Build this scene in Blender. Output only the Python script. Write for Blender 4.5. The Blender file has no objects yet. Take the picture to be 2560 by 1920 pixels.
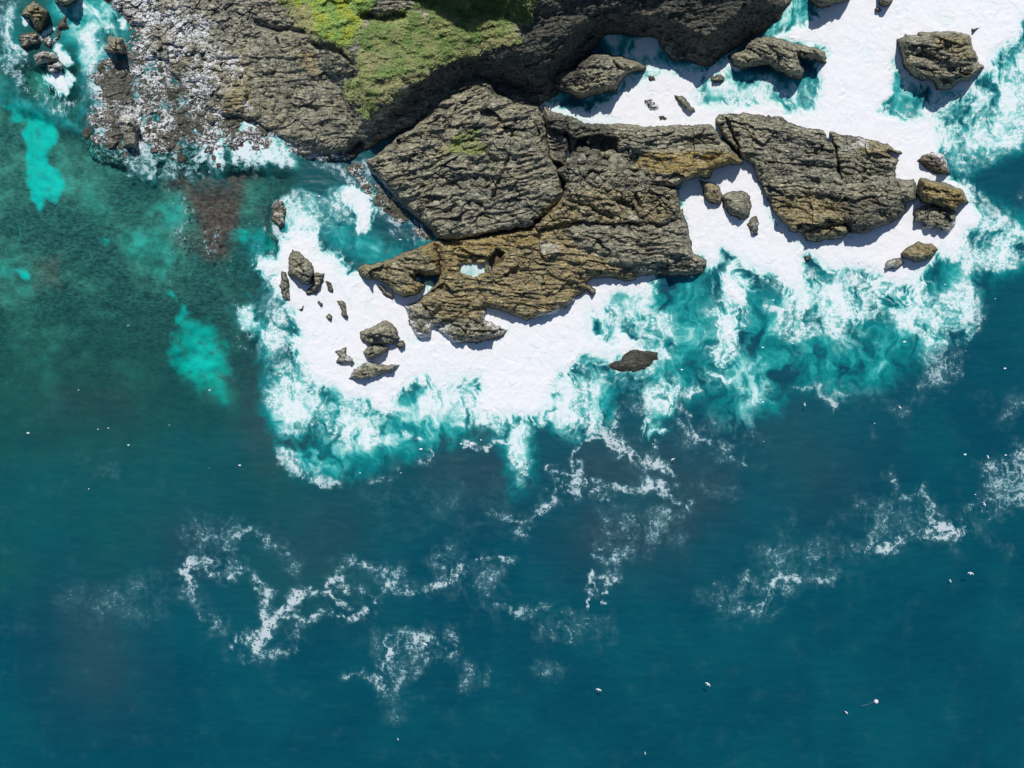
import bpy, math, random
import numpy as np
R = math.radians
sc = bpy.context.scene
COL = sc.collection
# ---------------------------------------------------------------- camera, sky, sun
S = 0.08            # metres per photo pixel at sea level (photo is 2560 x 1920)
H = 177.0           # drone height
cd = bpy.data.cameras.new("camera"); cam = bpy.data.objects.new("camera", cd); COL.objects.link(cam)
cam.location = (0, 0, H); cam.rotation_euler = (0, 0, 0)
cd.sensor_width = 36; cd.lens = 36 * H / (2560 * S); cd.clip_start = 1; cd.clip_end = 9000
sc.camera = cam
EL, AZ = R(56), R(-3)          # sun to the north, a touch west
w = bpy.data.worlds.new("World"); sc.world = w; w.use_nodes = True
nt = w.node_tree; bg = nt.nodes["Background"]
sky = nt.nodes.new("ShaderNodeTexSky"); sky.sky_type = 'NISHITA'; sky.sun_disc = False
sky.sun_elevation = EL; sky.sun_rotation = AZ; sky.air_density = 1.0; sky.dust_density = 0.3; sky.ozone_density = 4.0
nt.links.new(sky.outputs[0], bg.inputs[0]); bg.inputs[1].default_value = 0.08
sd = bpy.data.lights.new("sun", 'SUN'); sd.energy = 3.8; sd.angle = R(0.5); sd.color = (1, 0.965, 0.92)
so = bpy.data.objects.new("sun", sd); COL.objects.link(so)
import mathutils
dirv = mathutils.Vector((math.sin(AZ) * math.cos(EL), math.cos(AZ) * math.cos(EL), math.sin(EL)))
so.rotation_mode = 'QUATERNION'; so.rotation_quaternion = dirv.to_track_quat('Z', 'Y')
sc.view_settings.view_transform = 'Standard'; sc.view_settings.look = 'None'
sc.view_settings.exposure = 0.12; sc.view_settings.gamma = 1.0
sc.cycles.max_bounces = 5; sc.cycles.diffuse_bounces = 2; sc.cycles.transparent_max_bounces = 6

# ---------------------------------------------------------------- noise and shapes
rng = np.random.RandomState(7)
PERM = rng.permutation(256); PERM = np.concatenate([PERM, PERM, PERM])
GA = rng.rand(256) * 2 * np.pi; GX, GY = np.cos(GA).astype(np.float32), np.sin(GA).astype(np.float32)
HR = rng.rand(256).astype(np.float32)
def noise(x, y, s=0):
    x = np.asarray(x, np.float32) + np.float32(13.7 * s); y = np.asarray(y, np.float32) + np.float32(7.31 * s)
    xi = np.floor(x).astype(np.int32); yi = np.floor(y).astype(np.int32)
    xf = x - xi; yf = y - yi; xi &= 255; yi &= 255
    u = xf * xf * xf * (xf * (xf * 6 - 15) + 10); v = yf * yf * yf * (yf * (yf * 6 - 15) + 10)
    def g(a, b, fx, fy):
        h = PERM[PERM[a] + b]; return GX[h] * fx + GY[h] * fy
    n00 = g(xi, yi, xf, yf); n10 = g(xi + 1, yi, xf - 1, yf); n01 = g(xi, yi + 1, xf, yf - 1); n11 = g(xi + 1, yi + 1, xf - 1, yf - 1)
    a = n00 + u * (n10 - n00); b = n01 + u * (n11 - n01)
    return 1.5 * (a + v * (b - a))
def fbm(x, y, o=4, s=0, g=0.5):
    t = 0; a = 1.0; n = 0
    for i in range(o):
        t = t + a * noise(x, y, s + i * 3); n += a; a *= g; x = x * 2.03; y = y * 2.03
    return t / n
def hsh(i, j=0):
    i = np.asarray(i).astype(np.int64) & 255; j = np.asarray(j).astype(np.int64) & 255
    return HR[PERM[PERM[i] + j]]
def worley(x, y, s=0):
    """distance to nearest and second nearest jittered point, and the cell's random value"""
    xi = np.floor(x).astype(np.int32); yi = np.floor(y).astype(np.int32)
    f1 = np.full(x.shape, 9., np.float32); f2 = f1.copy(); idv = np.zeros(x.shape, np.float32)
    for dx in (-1, 0, 1):
        for dy in (-1, 0, 1):
            cx, cy = xi + dx, yi + dy
            px = cx + hsh(cx + s, cy); py = cy + hsh(cx + 91 + s, cy + 17)
            d = np.sqrt((px - x) ** 2 + (py - y) ** 2)
            m = d < f1
            f2 = np.where(m, f1, np.minimum(f2, d)); idv = np.where(m, hsh(cx + 33, cy + s + 5), idv); f1 = np.where(m, d, f1)
    return f1, f2, idv
def sst(a, b, x):
    t = np.clip((x - a) / (b - a), 0, 1); return t * t * (3 - 2 * t)
def segd(ax, ay, bx, by, X, Y):
    dx, dy = bx - ax, by - ay; L = dx * dx + dy * dy + 1e-6
    t = np.clip(((X - ax) * dx + (Y - ay) * dy) / L, 0, 1)
    return (X - ax - t * dx) ** 2 + (Y - ay - t * dy) ** 2
def P(s):
    v = [float(q) for q in s.replace(',', ' ').split()]
    return [(v[i], v[i + 1]) for i in range(0, len(v), 2)]
def sdf(poly, X, Y):
    d = np.full(X.shape, 1e9, np.float32); ins = np.zeros(X.shape, bool); n = len(poly)
    for i in range(n):
        ax, ay = poly[i]; bx, by = poly[(i + 1) % n]
        d = np.minimum(d, segd(ax, ay, bx, by, X, Y))
        if ay != by:
            c = ((ay > Y) != (by > Y)) & (X < (bx - ax) * (Y - ay) / (by - ay) + ax); ins ^= c
    d = np.sqrt(d); return np.where(ins, d, -d).astype(np.float32)
def lined(line, X, Y):
    d = np.full(X.shape, 1e9, np.float32)
    if len(line) == 1: line = line * 2
    for (ax, ay), (bx, by) in zip(line[:-1], line[1:]): d = np.minimum(d, segd(ax, ay, bx, by, X, Y))
    return np.sqrt(d)
def box(pts, m):
    xs = [p[0] for p in pts]; ys = [p[1] for p in pts]; return min(xs) - m, min(ys) - m, max(xs) + m, max(ys) + m

def tag(o, label=None, cat=None, group=None, kind=None):
    if label: o['label'] = label
    if cat: o['category'] = cat
    if group: o['group'] = group
    if kind: o['kind'] = kind
    return o
def to_world(px, py, z):
    k = (H - z) / H * S
    return (px - 1280) * k, (960 - py) * k
def mesh_from(name, V, F, mat, attrs=None, smooth=True, parent=None, origin=None):
    """V (n,3) float, F (m,4|3) int -> one mesh object"""
    V = np.asarray(V, np.float32); F = np.asarray(F, np.int32)
    if origin is not None: V = V - np.asarray(origin, np.float32)
    me = bpy.data.meshes.new(name); k = F.shape[1]
    me.vertices.add(len(V)); me.vertices.foreach_set('co', V.ravel())
    me.loops.add(F.size); me.loops.foreach_set('vertex_index', F.ravel())
    me.polygons.add(len(F)); me.polygons.foreach_set('loop_start', np.arange(0, F.size, k, dtype=np.int32))
    me.polygons.foreach_set('use_smooth', np.full(len(F), smooth))
    me.update(calc_edges=True)
    for an, av in (attrs or {}).items():
        at = me.attributes.new(an, 'FLOAT', 'POINT'); at.data.foreach_set('value', np.asarray(av, np.float32).ravel())
    me.materials.append(mat)
    o = bpy.data.objects.new(name, me); COL.objects.link(o)
    if origin is not None: o.location = origin
    if parent: o.parent = parent
    return o
def grid_faces(keep, nx):
    """keep: (ny-1, nx-1) bool"""
    j, i = np.nonzero(keep); a = j * nx + i
    return np.stack([a, a + nx, a + nx + 1, a + 1], 1)
def compact(V, F, attrs):
    used = np.unique(F); m = np.zeros(len(V), np.int32); m[used] = np.arange(len(used))
    return V[used], m[F], {k: v[used] for k, v in attrs.items()}

# ---------------------------------------------------------------- node helper
class NB:
    def __init__(s, name):
        s.m = bpy.data.materials.new(name); s.m.use_nodes = True; s.t = s.m.node_tree; s.t.nodes.clear()
        s.out = s.t.nodes.new("ShaderNodeOutputMaterial")
    def put(s, sock, v):
        if isinstance(v, bpy.types.NodeSocket): s.t.links.new(v, sock)
        elif isinstance(v, (tuple, list)) and len(v) == 3 and sock.type == 'RGBA': sock.default_value = (*v, 1)
        else: sock.default_value = v
    def n(s, typ, ins=None, **kw):
        nd = s.t.nodes.new("ShaderNode" + typ)
        for k, v in kw.items(): setattr(nd, k, v)
        for k, v in (ins or {}).items(): s.put(nd.inputs[k], v)
        return nd
    def attr(s, name): return s.n("Attribute", attribute_name=name).outputs['Fac']
    def math(s, op, a, b=0.0, clamp=False):
        nd = s.n("Math", operation=op); nd.use_clamp = clamp; s.put(nd.inputs[0], a); s.put(nd.inputs[1], b); return nd.outputs[0]
    def ramp(s, x, a, b, c=0.0, d=1.0):
        return s.n("MapRange", {'Value': x, 'From Min': a, 'From Max': b, 'To Min': c, 'To Max': d}, interpolation_type='SMOOTHSTEP').outputs[0]
    def mix(s, f, a, b, mode='MIX'):
        nd = s.n("Mix", data_type='RGBA', blend_type=mode); s.put(nd.inputs[0], f); s.put(nd.inputs[6], a); s.put(nd.inputs[7], b); return nd.outputs[2]
    def noise(s, vec, scale, detail=4, rough=0.55, dist=0.0):
        return s.n("TexNoise", {'Vector': vec, 'Scale': scale, 'Detail': detail, 'Roughness': rough, 'Distortion': dist}).outputs['Fac']
    def pos(s): return s.n("NewGeometry").outputs['Position']
    def scl(s, vec, v3):
        nd = s.n("Mapping"); s.put(nd.inputs[0], vec); nd.inputs['Scale'].default_value = v3; return nd.outputs[0]

# foam filaments
def foam_pattern(b, pos):
    wv = b.n("TexNoise", {'Vector': pos, 'Scale': 0.42, 'Detail': 3.0, 'Roughness': 0.6})
    off = b.n("VectorMath", {0: b.n("VectorMath", {0: wv.outputs['Color'], 1: (0.5, 0.5, 0.5)}, operation='SUBTRACT').outputs[0], 'Scale': 5.0}, operation='SCALE').outputs[0]
    p2 = b.n("VectorMath", {0: pos, 1: off}, operation='ADD').outputs[0]
    a = b.noise(p2, 0.62, 2, 0.5); r1 = b.math('SUBTRACT', 1.0, b.math('MULTIPLY', b.math('ABSOLUTE', b.math('SUBTRACT', a, 0.5)), 8.0))
    wv2 = b.n("TexNoise", {'Vector': pos, 'Scale': 1.3, 'Detail': 1.0})
    off2 = b.n("VectorMath", {0: b.n("VectorMath", {0: wv2.outputs['Color'], 1: (0.5, 0.5, 0.5)}, operation='SUBTRACT').outputs[0], 'Scale': 1.3}, operation='SCALE').outputs[0]
    p3 = b.n("VectorMath", {0: b.scl(pos, (0.85, 1.2, 1)), 1: off2}, operation='ADD').outputs[0]
    a2 = b.noise(p3, 1.05, 1.5, 0.5); r2 = b.math('SUBTRACT', 1.0, b.math('MULTIPLY', b.math('ABSOLUTE', b.math('SUBTRACT', a2, 0.5)), 8.5))
    big = b.noise(pos, 0.22, 4, 0.62)
    mid = b.noise(pos, 0.9, 2, 0.5)
    s1 = b.math('MULTIPLY', b.math('MAXIMUM', b.math('MULTIPLY', r1, 0.9), b.math('MULTIPLY', r2, b.ramp(mid, .3, .6, .55, 1.))), 0.78)
    return b.math('ADD', s1, b.math('MULTIPLY', b.math('SUBTRACT', big, 0.25), 0.5)), big
# rock
b = NB("rock"); pos = b.pos(); px = b.n("SeparateXYZ", {0: pos})
n1 = b.noise(pos, 0.12, 4); n2 = b.noise(pos, 1.1, 5, 0.65); n3 = b.noise(b.scl(pos, (0.6, 3.2, 2.0)), 1.0, 5, 0.7); n4 = b.noise(pos, 5.0, 3, 0.6)
c = b.mix(b.ramp(n1, 0.35, 0.65), (0.175, 0.180, 0.135), (0.285, 0.262, 0.175))
c = b.mix(b.ramp(n3, 0.42, 0.68), c, (0.56, 0.52, 0.37))
c = b.mix(b.ramp(n2, 0.50, 0.34), c, (0.06, 0.062, 0.052)); c = b.mix(b.ramp(b.noise(pos, 0.3, 5, 0.65), 0.5, 0.68, 0.0, 0.55), c, (0.06, 0.066, 0.06))
ck = b.math('MULTIPLY', b.math('ABSOLUTE', b.math('SUBTRACT', b.noise(b.scl(pos, (0.30, 1.7, 1.2)), 0.85, 4, 0.62, 0.5), 0.5)), 26.0)
ck2 = b.math('MULTIPLY', b.math('ABSOLUTE', b.math('SUBTRACT', b.noise(b.scl(pos, (1.0, 0.45, 1)), 0.35, 4, 0.6, 0.4), 0.5)), 60.0)
ckm = b.math('MINIMUM', b.ramp(ck, 0.0, 0.75), b.ramp(ck2, 0.0, 0.8))
gm = b.math('MULTIPLY', b.attr("gold"), b.ramp(n2, 0.3, 0.6), True)
c = b.mix(gm, c, b.mix(b.ramp(n3, 0.4, 0.7), (0.28, 0.19, 0.05), (0.56, 0.43, 0.16)))
rm = b.math('MULTIPLY', b.attr("red"), b.ramp(n2, 0.25, 0.5), True)
c = b.mix(rm, c, (0.10, 0.06, 0.05))
pm = b.math('MULTIPLY', b.attr("pale"), b.ramp(n2, 0.3, 0.5), True)
c = b.mix(pm, c, (0.55, 0.53, 0.46))
lm = b.math('MULTIPLY', b.attr("lime"), b.ramp(b.noise(pos, 0.9, 5, 0.7), 0.3, 0.52), True)
gcol = b.mix(b.ramp(b.noise(pos, 0.25, 3), 0.35, 0.65), (0.12, 0.20, 0.05), (0.42, 0.42, 0.16))
c = b.mix(lm, c, gcol)
tm = b.math('MULTIPLY', b.attr("tan"), b.ramp(n3, 0.3, 0.5), True)
c = b.mix(tm, c, (0.42, 0.36, 0.20))
c = b.mix(b.attr("dark"), c, b.mix(0.88, c, (0.018, 0.020, 0.023)))  # near-black for dark rock and for shade painted on cliff and recess
c = b.mix(b.math('MULTIPLY', b.math('SUBTRACT', 1.0, ckm), 0.6), c, (0.022, 0.024, 0.022))
wet = b.ramp(b.math('ADD', px.outputs[2], b.math('MULTIPLY', n2, -0.9)), -0.1, 0.85, 1.0, 0.0)
c = b.mix(b.math('MULTIPLY', wet, 0.72), c, (0.035, 0.033, 0.028))
wp, _b = foam_pattern(b, pos)
wash = b.math('MULTIPLY', b.attr("wash"), b.math('MULTIPLY', b.ramp(px.outputs[2], 3.0, 1.1), b.ramp(b.noise(pos, 0.16, 3), .35, .62, .35, 1.25)), True)
c = b.mix(b.math('MULTIPLY', b.ramp(b.math('SUBTRACT', wp, b.math('SUBTRACT', 0.95, b.math('MULTIPLY', wash, 0.58))), -0.03, 0.06), b.ramp(wash, 0.02, 0.15)), c, (0.70, 0.71, 0.70))
bump = b.n("Bump", {'Height': b.math('ADD', n2, b.math('ADD', b.math('MULTIPLY', ckm, 0.4), b.math('MULTIPLY', b.math('ADD', n3, n4), 0.6))), 'Strength': 0.8, 'Distance': 0.3})
pr = b.n("BsdfPrincipled", {'Base Color': c, 'Roughness': 0.85, 'Normal': bump.outputs[0]}); pr.inputs['Specular IOR Level'].default_value = 0.25
b.t.links.new(pr.outputs[0], b.out.inputs[0]); ROCK = b.m

# sea: tinted clear water over the seabed, aerated water, lace foam
b = NB("sea_water"); pos = b.pos()
F = b.attr("foam"); A = b.attr("aer"); D = b.attr("clear"); G = b.attr("hue")
pat, bigp = foam_pattern(b, pos)
th = b.math('SUBTRACT', 0.93, b.math('MULTIPLY', b.math('POWER', F, 1.9), 0.93))
lace = b.math('MULTIPLY', b.ramp(b.math('SUBTRACT', pat, th), -0.02, 0.06), b.ramp(F, 0.04, 0.25))
nfl = b.noise(pos, 0.05, 5, 0.6)
deep = b.mix(b.ramp(nfl, 0.35, 0.68), (0.0005, 0.052, 0.080), (0.001, 0.070, 0.094))
deep = b.mix(G, deep, (0.008, 0.088, 0.068))
deep = b.mix(b.attr("murk"), deep, (0.030, 0.052, 0.064))
c = b.mix(b.ramp(A, 0.02, 0.38), deep, (0.002, 0.185, 0.19))
c = b.mix(b.ramp(A, 0.30, 0.60), c, (0.025, 0.33, 0.31))
c = b.mix(b.ramp(A, 0.50, 0.82), c, (0.30, 0.58, 0.545))
c = b.mix(b.ramp(A, 0.78, 1.0), c, (0.70, 0.735, 0.73))
film = b.math('MULTIPLY', b.ramp(b.math('ADD', F, b.math('MULTIPLY', bigp, 0.9)), 0.45, 1.2), b.ramp(A, .05, .3, .34, .5))
c = b.mix(film, c, b.mix(b.ramp(A, .1, .5), (0.12, 0.25, 0.27), (0.36, 0.60, 0.56)))
fc = b.mix(b.ramp(b.math('MAXIMUM', b.math('MULTIPLY', A, 1.6), b.math('SUBTRACT', F, 0.15)), 0.3, 0.9), (0.22, 0.37, 0.39), (0.72, 0.735, 0.73))
c = b.mix(b.math('MULTIPLY', lace, b.ramp(A, .1, .6, .80, .72)), c, fc)
vor = b.n("TexVoronoi", {'Vector': b.scl(pos, (0.8, 1.5, 1)), 'Scale': 0.62, 'Randomness': 1.0}); vc = b.n("SeparateXYZ", {0: vor.outputs['Color']})
spk = b.math('MULTIPLY', b.math('LESS_THAN', vor.outputs['Distance'], b.math('MULTIPLY', vc.outputs[1], 0.17)), b.math('GREATER_THAN', vc.outputs[0], b.math('SUBTRACT', 1.02, b.math('MULTIPLY', b.attr("fleck"), 0.22))))
c = b.mix(spk, c, (0.74, 0.77, 0.77))
bm = b.n("Bump", {'Height': b.math('ADD', b.math('ADD', b.math('MULTIPLY', b.noise(b.scl(pos, (0.7, 1.6, 1)), 0.9, 5, 0.65), 1.0), b.noise(pos, 0.12, 3)), b.math('MULTIPLY', lace, 0.25)), 'Strength': 0.14, 'Distance': 0.1})
pr = b.n("BsdfPrincipled", {'Base Color': c, 'Roughness': b.ramp(lace, 0, 1, 0.3, 0.8), 'Normal': bm.outputs[0], 'IOR': 1.33}); pr.inputs['Specular IOR Level'].default_value = 0.35
tr = b.n("BsdfTransparent", {'Color': (0.38, 0.85, 0.81)})
alpha = b.math('MULTIPLY', D, b.math('SUBTRACT', 1.0, b.math('MAXIMUM', lace, b.ramp(A, 0.1, 0.7))), True)
ms = b.n("MixShader", {0: alpha, 1: pr.outputs[0], 2: tr.outputs[0]})
b.t.links.new(ms.outputs[0], b.out.inputs[0]); SEA = b.m

b = NB("thick_foam"); pos = b.pos()
n = b.noise(pos, 0.5, 6, 0.6, 0.4)
c = b.mix(b.ramp(b.math('ADD', b.attr('thick'), b.math('MULTIPLY', b.attr('wisp'), 0.55)), 0.35, 1.0), (0.56, 0.69, 0.67), (0.735, 0.725, 0.73))
c = b.mix(b.ramp(n, 0.42, 0.30, 0, .5), c, (0.58, 0.69, 0.68))
fp_, fb_ = foam_pattern(b, pos)
c = b.mix(b.ramp(fp_, 0.55, 0.2, 0, .22), c, (0.50, 0.62, 0.63))
bm = b.n("Bump", {'Height': b.math('ADD', n, b.math('MULTIPLY', b.noise(pos, 3, 3), 0.3)), 'Strength': 0.06, 'Distance': 0.2})
pr = b.n("BsdfPrincipled", {'Base Color': c, 'Roughness': 0.9, 'Normal': bm.outputs[0]}); pr.inputs['Specular IOR Level'].default_value = 0.1
b.t.links.new(pr.outputs[0], b.out.inputs[0]); FOAM = b.m

b = NB("seabed"); pos = b.pos()
n1 = b.noise(pos, 0.16, 6, 0.7); n2 = b.noise(b.scl(pos, (1, 2, 1)), 1.0, 5, 0.75); n3 = b.noise(pos, 0.055, 5, 0.65)
c = b.mix(b.ramp(n1, 0.35, 0.65), (0.15, 0.115, 0.11), (0.42, 0.34, 0.28))
c = b.mix(b.ramp(n2, 0.35, 0.7), b.mix(0.35, c, (0.05, 0.045, 0.05)), b.mix(0.45, c, (0.30, 0.42, 0.36)))
c = b.mix(b.ramp(n3, 0.44, 0.58, 0.0, 0.85), c, b.mix(b.ramp(n2, .4, .6), (0.06, 0.065, 0.075), (0.18, 0.17, 0.16)))
c = b.mix(b.ramp(n3, 0.48, 0.36, 0.0, 0.8), c, b.mix(b.ramp(n1, .4, .6), (0.13, 0.24, 0.20), (0.20, 0.52, 0.46)))
c = b.mix(b.math('MULTIPLY', b.attr("kelp"), b.ramp(n1, 0.2, 0.5), True), c, b.mix(b.ramp(n2, 0.4, 0.6), (0.30, 0.045, 0.05), (0.85, 0.13, 0.11)))
c = b.mix(b.math('MULTIPLY', b.attr("sand"), b.ramp(n2, 0.2, 0.55, .55, 1), True), c, (0.03, 0.62, 0.56))
pr = b.n("BsdfPrincipled", {'Base Color': c, 'Roughness': 0.95}); pr.inputs['Specular IOR Level'].default_value = 0.0
b.t.links.new(pr.outputs[0], b.out.inputs[0]); BED = b.m

def plain(name, col, rough=0.6, col2=None, sc_=2.0):
    b = NB(name); c = col
    if col2: c = b.mix(b.ramp(b.noise(b.pos(), sc_, 4), 0.35, 0.65), col, col2)
    pr = b.n("BsdfPrincipled", {'Base Color': c, 'Roughness': rough}); b.t.links.new(pr.outputs[0], b.out.inputs[0]); return b.m
b = NB("grass"); 
c = b.mix(b.ramp(b.noise(b.pos(), 0.35, 4, 0.6), 0.38, 0.62), (0.16, 0.34, 0.08), (0.46, 0.48, 0.20))
c = b.mix(b.attr("lime"), c, b.mix(b.ramp(b.noise(b.pos(), 0.5, 3), 0.4, 0.6), (0.32, 0.62, 0.14), (0.66, 0.76, 0.05)))
c = b.mix(b.math('MULTIPLY', b.attr("dry"), 0.85), c, (0.62, 0.54, 0.32))
c = b.mix(0.45, c, b.mix(b.attr("rnd"), (0.05, 0.09, 0.025), (0.6, 0.6, 0.26)))
pr = b.n("BsdfPrincipled", {'Base Color': c, 'Roughness': 0.7}); pr.inputs['Specular IOR Level'].default_value = 0.2
b.t.links.new(pr.outputs[0], b.out.inputs[0]); GRASS = b.m

# ---------------------------------------------------------------- painted mineral, plant and shade patches (photo pixels)
TINT = {
 'gold': [(P("1045,622 1100,600 1250,590 1340,560 1400,545 1430,500 1400,560 1440,620 1530,650 1600,690 1480,720 1340,795 1230,800 1120,800 1040,760 1100,710 1060,640"), 14, .62),
          (P("1050,615 1100,600 1160,600 1200,590 1350,560 1370,600 1300,625 1250,620 1210,645 1160,655 1145,690 1098,690 1060,640"), 10, .9),
          (P("1000,720 1060,700 1065,715 1050,732 1010,745"), 5, .9), (P("895,665 1100,600 1100,700 985,738"), 14, .4),
          (P("1590,400 1620,375 1700,380 1800,375 1850,390 1850,410 1750,440 1650,435 1590,425"), 9, 1.),
          (P("1335,560 1370,500 1440,500 1450,560 1380,575"), 8, .6), (P("1400,480 1500,470 1640,480 1695,480 1690,550 1560,560 1450,545"), 14, .35),
          (P("2300,446 2410,476 2421,506 2395,520 2300,505"), 6, .9), (P("2170,340 2250,380 2200,405 2150,390"), 8, .5),
          (P("1926,500 2000,470 2060,500 2110,500 2120,560 2020,580 1960,575"), 12, .55), (P("2250,600 2345,605 2335,640 2260,640"), 6, .6),
          (P("2330,85 2425,90 2440,150 2400,150 2340,120"), 10, .45), (P("740,130 790,130 795,200 760,170"), 8, .5),
          (P("1757,460 1800,455 1805,500 1770,505"), 6, .5), (P("520,130 620,120 628,270 560,280"), 16, .5), (P("56,10 120,20 125,60 95,80"), 8, .5),
          (P("2004,560 2110,552 2124,580 2010,600"), 6, .5), (P("1030,690 1140,700 1240,790 1150,790 1050,760"), 16, .45)],
 'lime': [(P("700,-400 940,-400 940,0 925,25 905,65 875,120 830,110 770,60 730,40 700,0"), 10, .8),
          (P("900,70 1000,20 1060,40 1110,25 1150,58 1180,38 1215,42 1280,62 1305,88 1290,106 1200,128 1080,165 1060,175 1010,208 960,240 925,290 885,260 862,225 900,180"), 20, .95),
          (P("960,-600 1400,-600 1340,0 1330,60 1290,70 1220,40 1150,55 1040,20"), 14, .9),
          (P("1135,350 1160,322 1200,325 1212,385 1165,388 1120,380"), 7, 1.3), (P("1095,398 1100,375 1125,360 1110,385"), 4, .9)],
 'tan':  [(P("720,10 780,10 790,60 800,110 860,115 880,140 800,110 740,60"), 8, .9), (P("905,130 985,135 980,165 925,170"), 8, .8),
          (P("1180,105 1300,85 1290,107 1180,132"), 7, .8), (P("990,185 1075,175 1060,195 960,230 900,215"), 8, .8),
          (P("850,210 920,230 925,290 900,270"), 7, .7), (P("980,210 1010,240 960,260 930,250"), 6, .6),
          (P("1160,320 1200,330 1205,375 1160,365"), 5, .45), (P("1095,380 1120,360 1110,395"), 4, .9), (P("1230,300 1262,290 1260,325 1225,330"), 6, .5),
          (P("1490,490 1540,470 1560,560 1500,555"), 9, .6), (P("1610,530 1660,520 1670,550 1600,560"), 8, .5)],
 'pale': [(P("400,55 430,10 450,15 448,50 462,60 440,80 428,105 415,95 405,70"), 3, 1.3), (P("500,105 525,100 530,120 545,118 530,140 510,130"), 3, 1.2),
          (P("512,45 545,55 535,68"), 3, 1.2), (P("2142,345 2170,350 2175,368 2150,365"), 4, 1.2), (P("2100,370 2150,350 2130,385"), 4, .8),
          (P("260,-40 640,-40 660,120 560,240 420,180 300,60"), 40, .22), (P("210,140 350,140 560,290 740,360 600,430 240,400"), 30, .12), (P("1560,540 1600,535 1590,560"), 5, .6), (P("1343,608 1400,606 1398,632 1360,638"), 4, .6)],
 'red':  [(P("430,380 620,340 620,480 560,640 520,640 500,500 440,470"), 14, .9), (P("640,20 660,0 680,30"), 4, .5), (P("840,376 935,370 930,405 850,403"), 8, .5), (P("2290,385 2370,390 2372,435 2300,415"), 5, .6), (P("1540,440 1690,450 1690,470 1580,470"), 9, .5)],
 'wash': [(P('200,140 300,130 360,150 430,190 530,285 650,310 740,350 930,400 1100,600 1040,610 740,420 600,440 470,440 200,400'), 30, .44), (P('215,60 300,-30 440,-30 520,60 600,150 620,270 560,300 330,200'), 34, .66), (P('1000,750 1060,770 1085,815 1120,800 1210,775 1280,790 1270,830 1100,870 1010,850'), 12, .75), (P('1180,840 1160,800 1200,790'), 8, .6), (P('1270,780 1440,745 1440,790 1280,810'), 8, .5), (P('2290,530 2390,560 2370,590 2290,580'), 8, .8), (P('2310,375 2380,390 2380,430 2340,415'), 8, .6), (P('1870,535 1900,560 1880,590'), 5, .8), (P('1600,240 1660,245 1745,280 1700,290 1600,280'), 8, .7), (P('2205,640 2270,650 2240,680 2200,680'), 6, .6), (P('660,495 720,500 715,570 690,575'), 8, .45), (P('830,870 1020,880 1000,930 860,960'), 8, .45), (P('690,680 730,690 735,760 700,760'), 8, .5), (P('40,90 170,90 170,190 80,180'), 10, .45), (P('1920,150 2010,120 2040,160 2010,170'), 4, .0)],
 'dark': [(P("1500,900 1560,860 1660,870 1660,910 1580,940 1510,935"), 6, .7), (P("1080,160 1300,90 1330,-100 1980,-100 1960,60 1870,105 1770,172 1640,90 1500,130 1400,250 1250,240 1180,190 950,320"), 20, .75), (P("1360,285 1540,320 1540,410 1400,420"), 14, .6), (P("2060,480 2260,500 2260,550 2130,590"), 10, .5)],  # first patch is dark rock; cliff face and ledge recess are painted shade
}
def tint(kind, X, Y, wx, wy):
    out = np.zeros(X.shape, np.float32); x0, x1, y0, y1 = X.min(), X.max(), Y.min(), Y.max()
    for poly, soft, v in TINT[kind]:
        b0 = box(poly, soft + 8)
        if b0[0] > x1 or b0[2] < x0 or b0[1] > y1 or b0[3] < y0: continue
        d = sdf(poly, X + wx * 1.6, Y + wy * 1.6) + soft * 0.8 * fbm(X / (soft * 1.6 + 6), Y / (soft * 1.2 + 5), 3, 5)
        out = np.maximum(out, v * sst(-soft * 0.6, soft * 0.6, d))
    return out

# ---------------------------------------------------------------- rock relief
def strata(X, Y, ang, sp, seed, wob=1.0):
    c_, s_ = math.cos(R(ang)), math.sin(R(ang))
    u = X * c_ + Y * s_; v = -X * s_ + Y * c_
    v = v + wob * (36 * fbm(X / 260, Y / 190, 3, seed) + 5.5 * noise(u / 42, v / 26, seed + 2) + 2.2 * noise(u / 13, v / 9, seed + 4))
    t = v / sp; L = np.floor(t); f = t - L
    a1 = 0.5 + 0.7 * noise(u / (sp * 3.2) + L * 17.3, L * 3.1, seed + 6)
    a2 = noise(u / (sp * 5.5) + L * 9.7, L * 1.7, seed + 9)
    saw = np.where(f < 0.82, f / 0.82, (1 - f) / 0.18)
    return saw * np.clip(a1, 0.05, 1.2) + 0.55 * a2
def facets(X, Y, cell, seed):
    x = X / cell + .25 * noise(X / 40, Y / 40, seed); y = Y / (cell * .7) + .25 * noise(X / 40, Y / 40, seed + 2)
    xi = np.floor(x).astype(np.int32); yi = np.floor(y).astype(np.int32); best = np.full(X.shape, 9., np.float32); z = np.zeros(X.shape, np.float32)
    for dx in (-1, 0, 1):
        for dy in (-1, 0, 1):
            cx, cy = xi + dx, yi + dy; ox = x - cx - hsh(cx + seed, cy); oy = y - cy - hsh(cx + 91 + seed, cy + 17); d = ox * ox + oy * oy; m = d < best
            pl = (hsh(cx + 7, cy + 3) - .5) * 2.0 * ox + (hsh(cx + 77, cy + 31) - .5) * 3.0 * oy + hsh(cx + 5, cy + 55) * .9
            z = np.where(m, pl, z); best = np.where(m, d, best)
    return z
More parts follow.
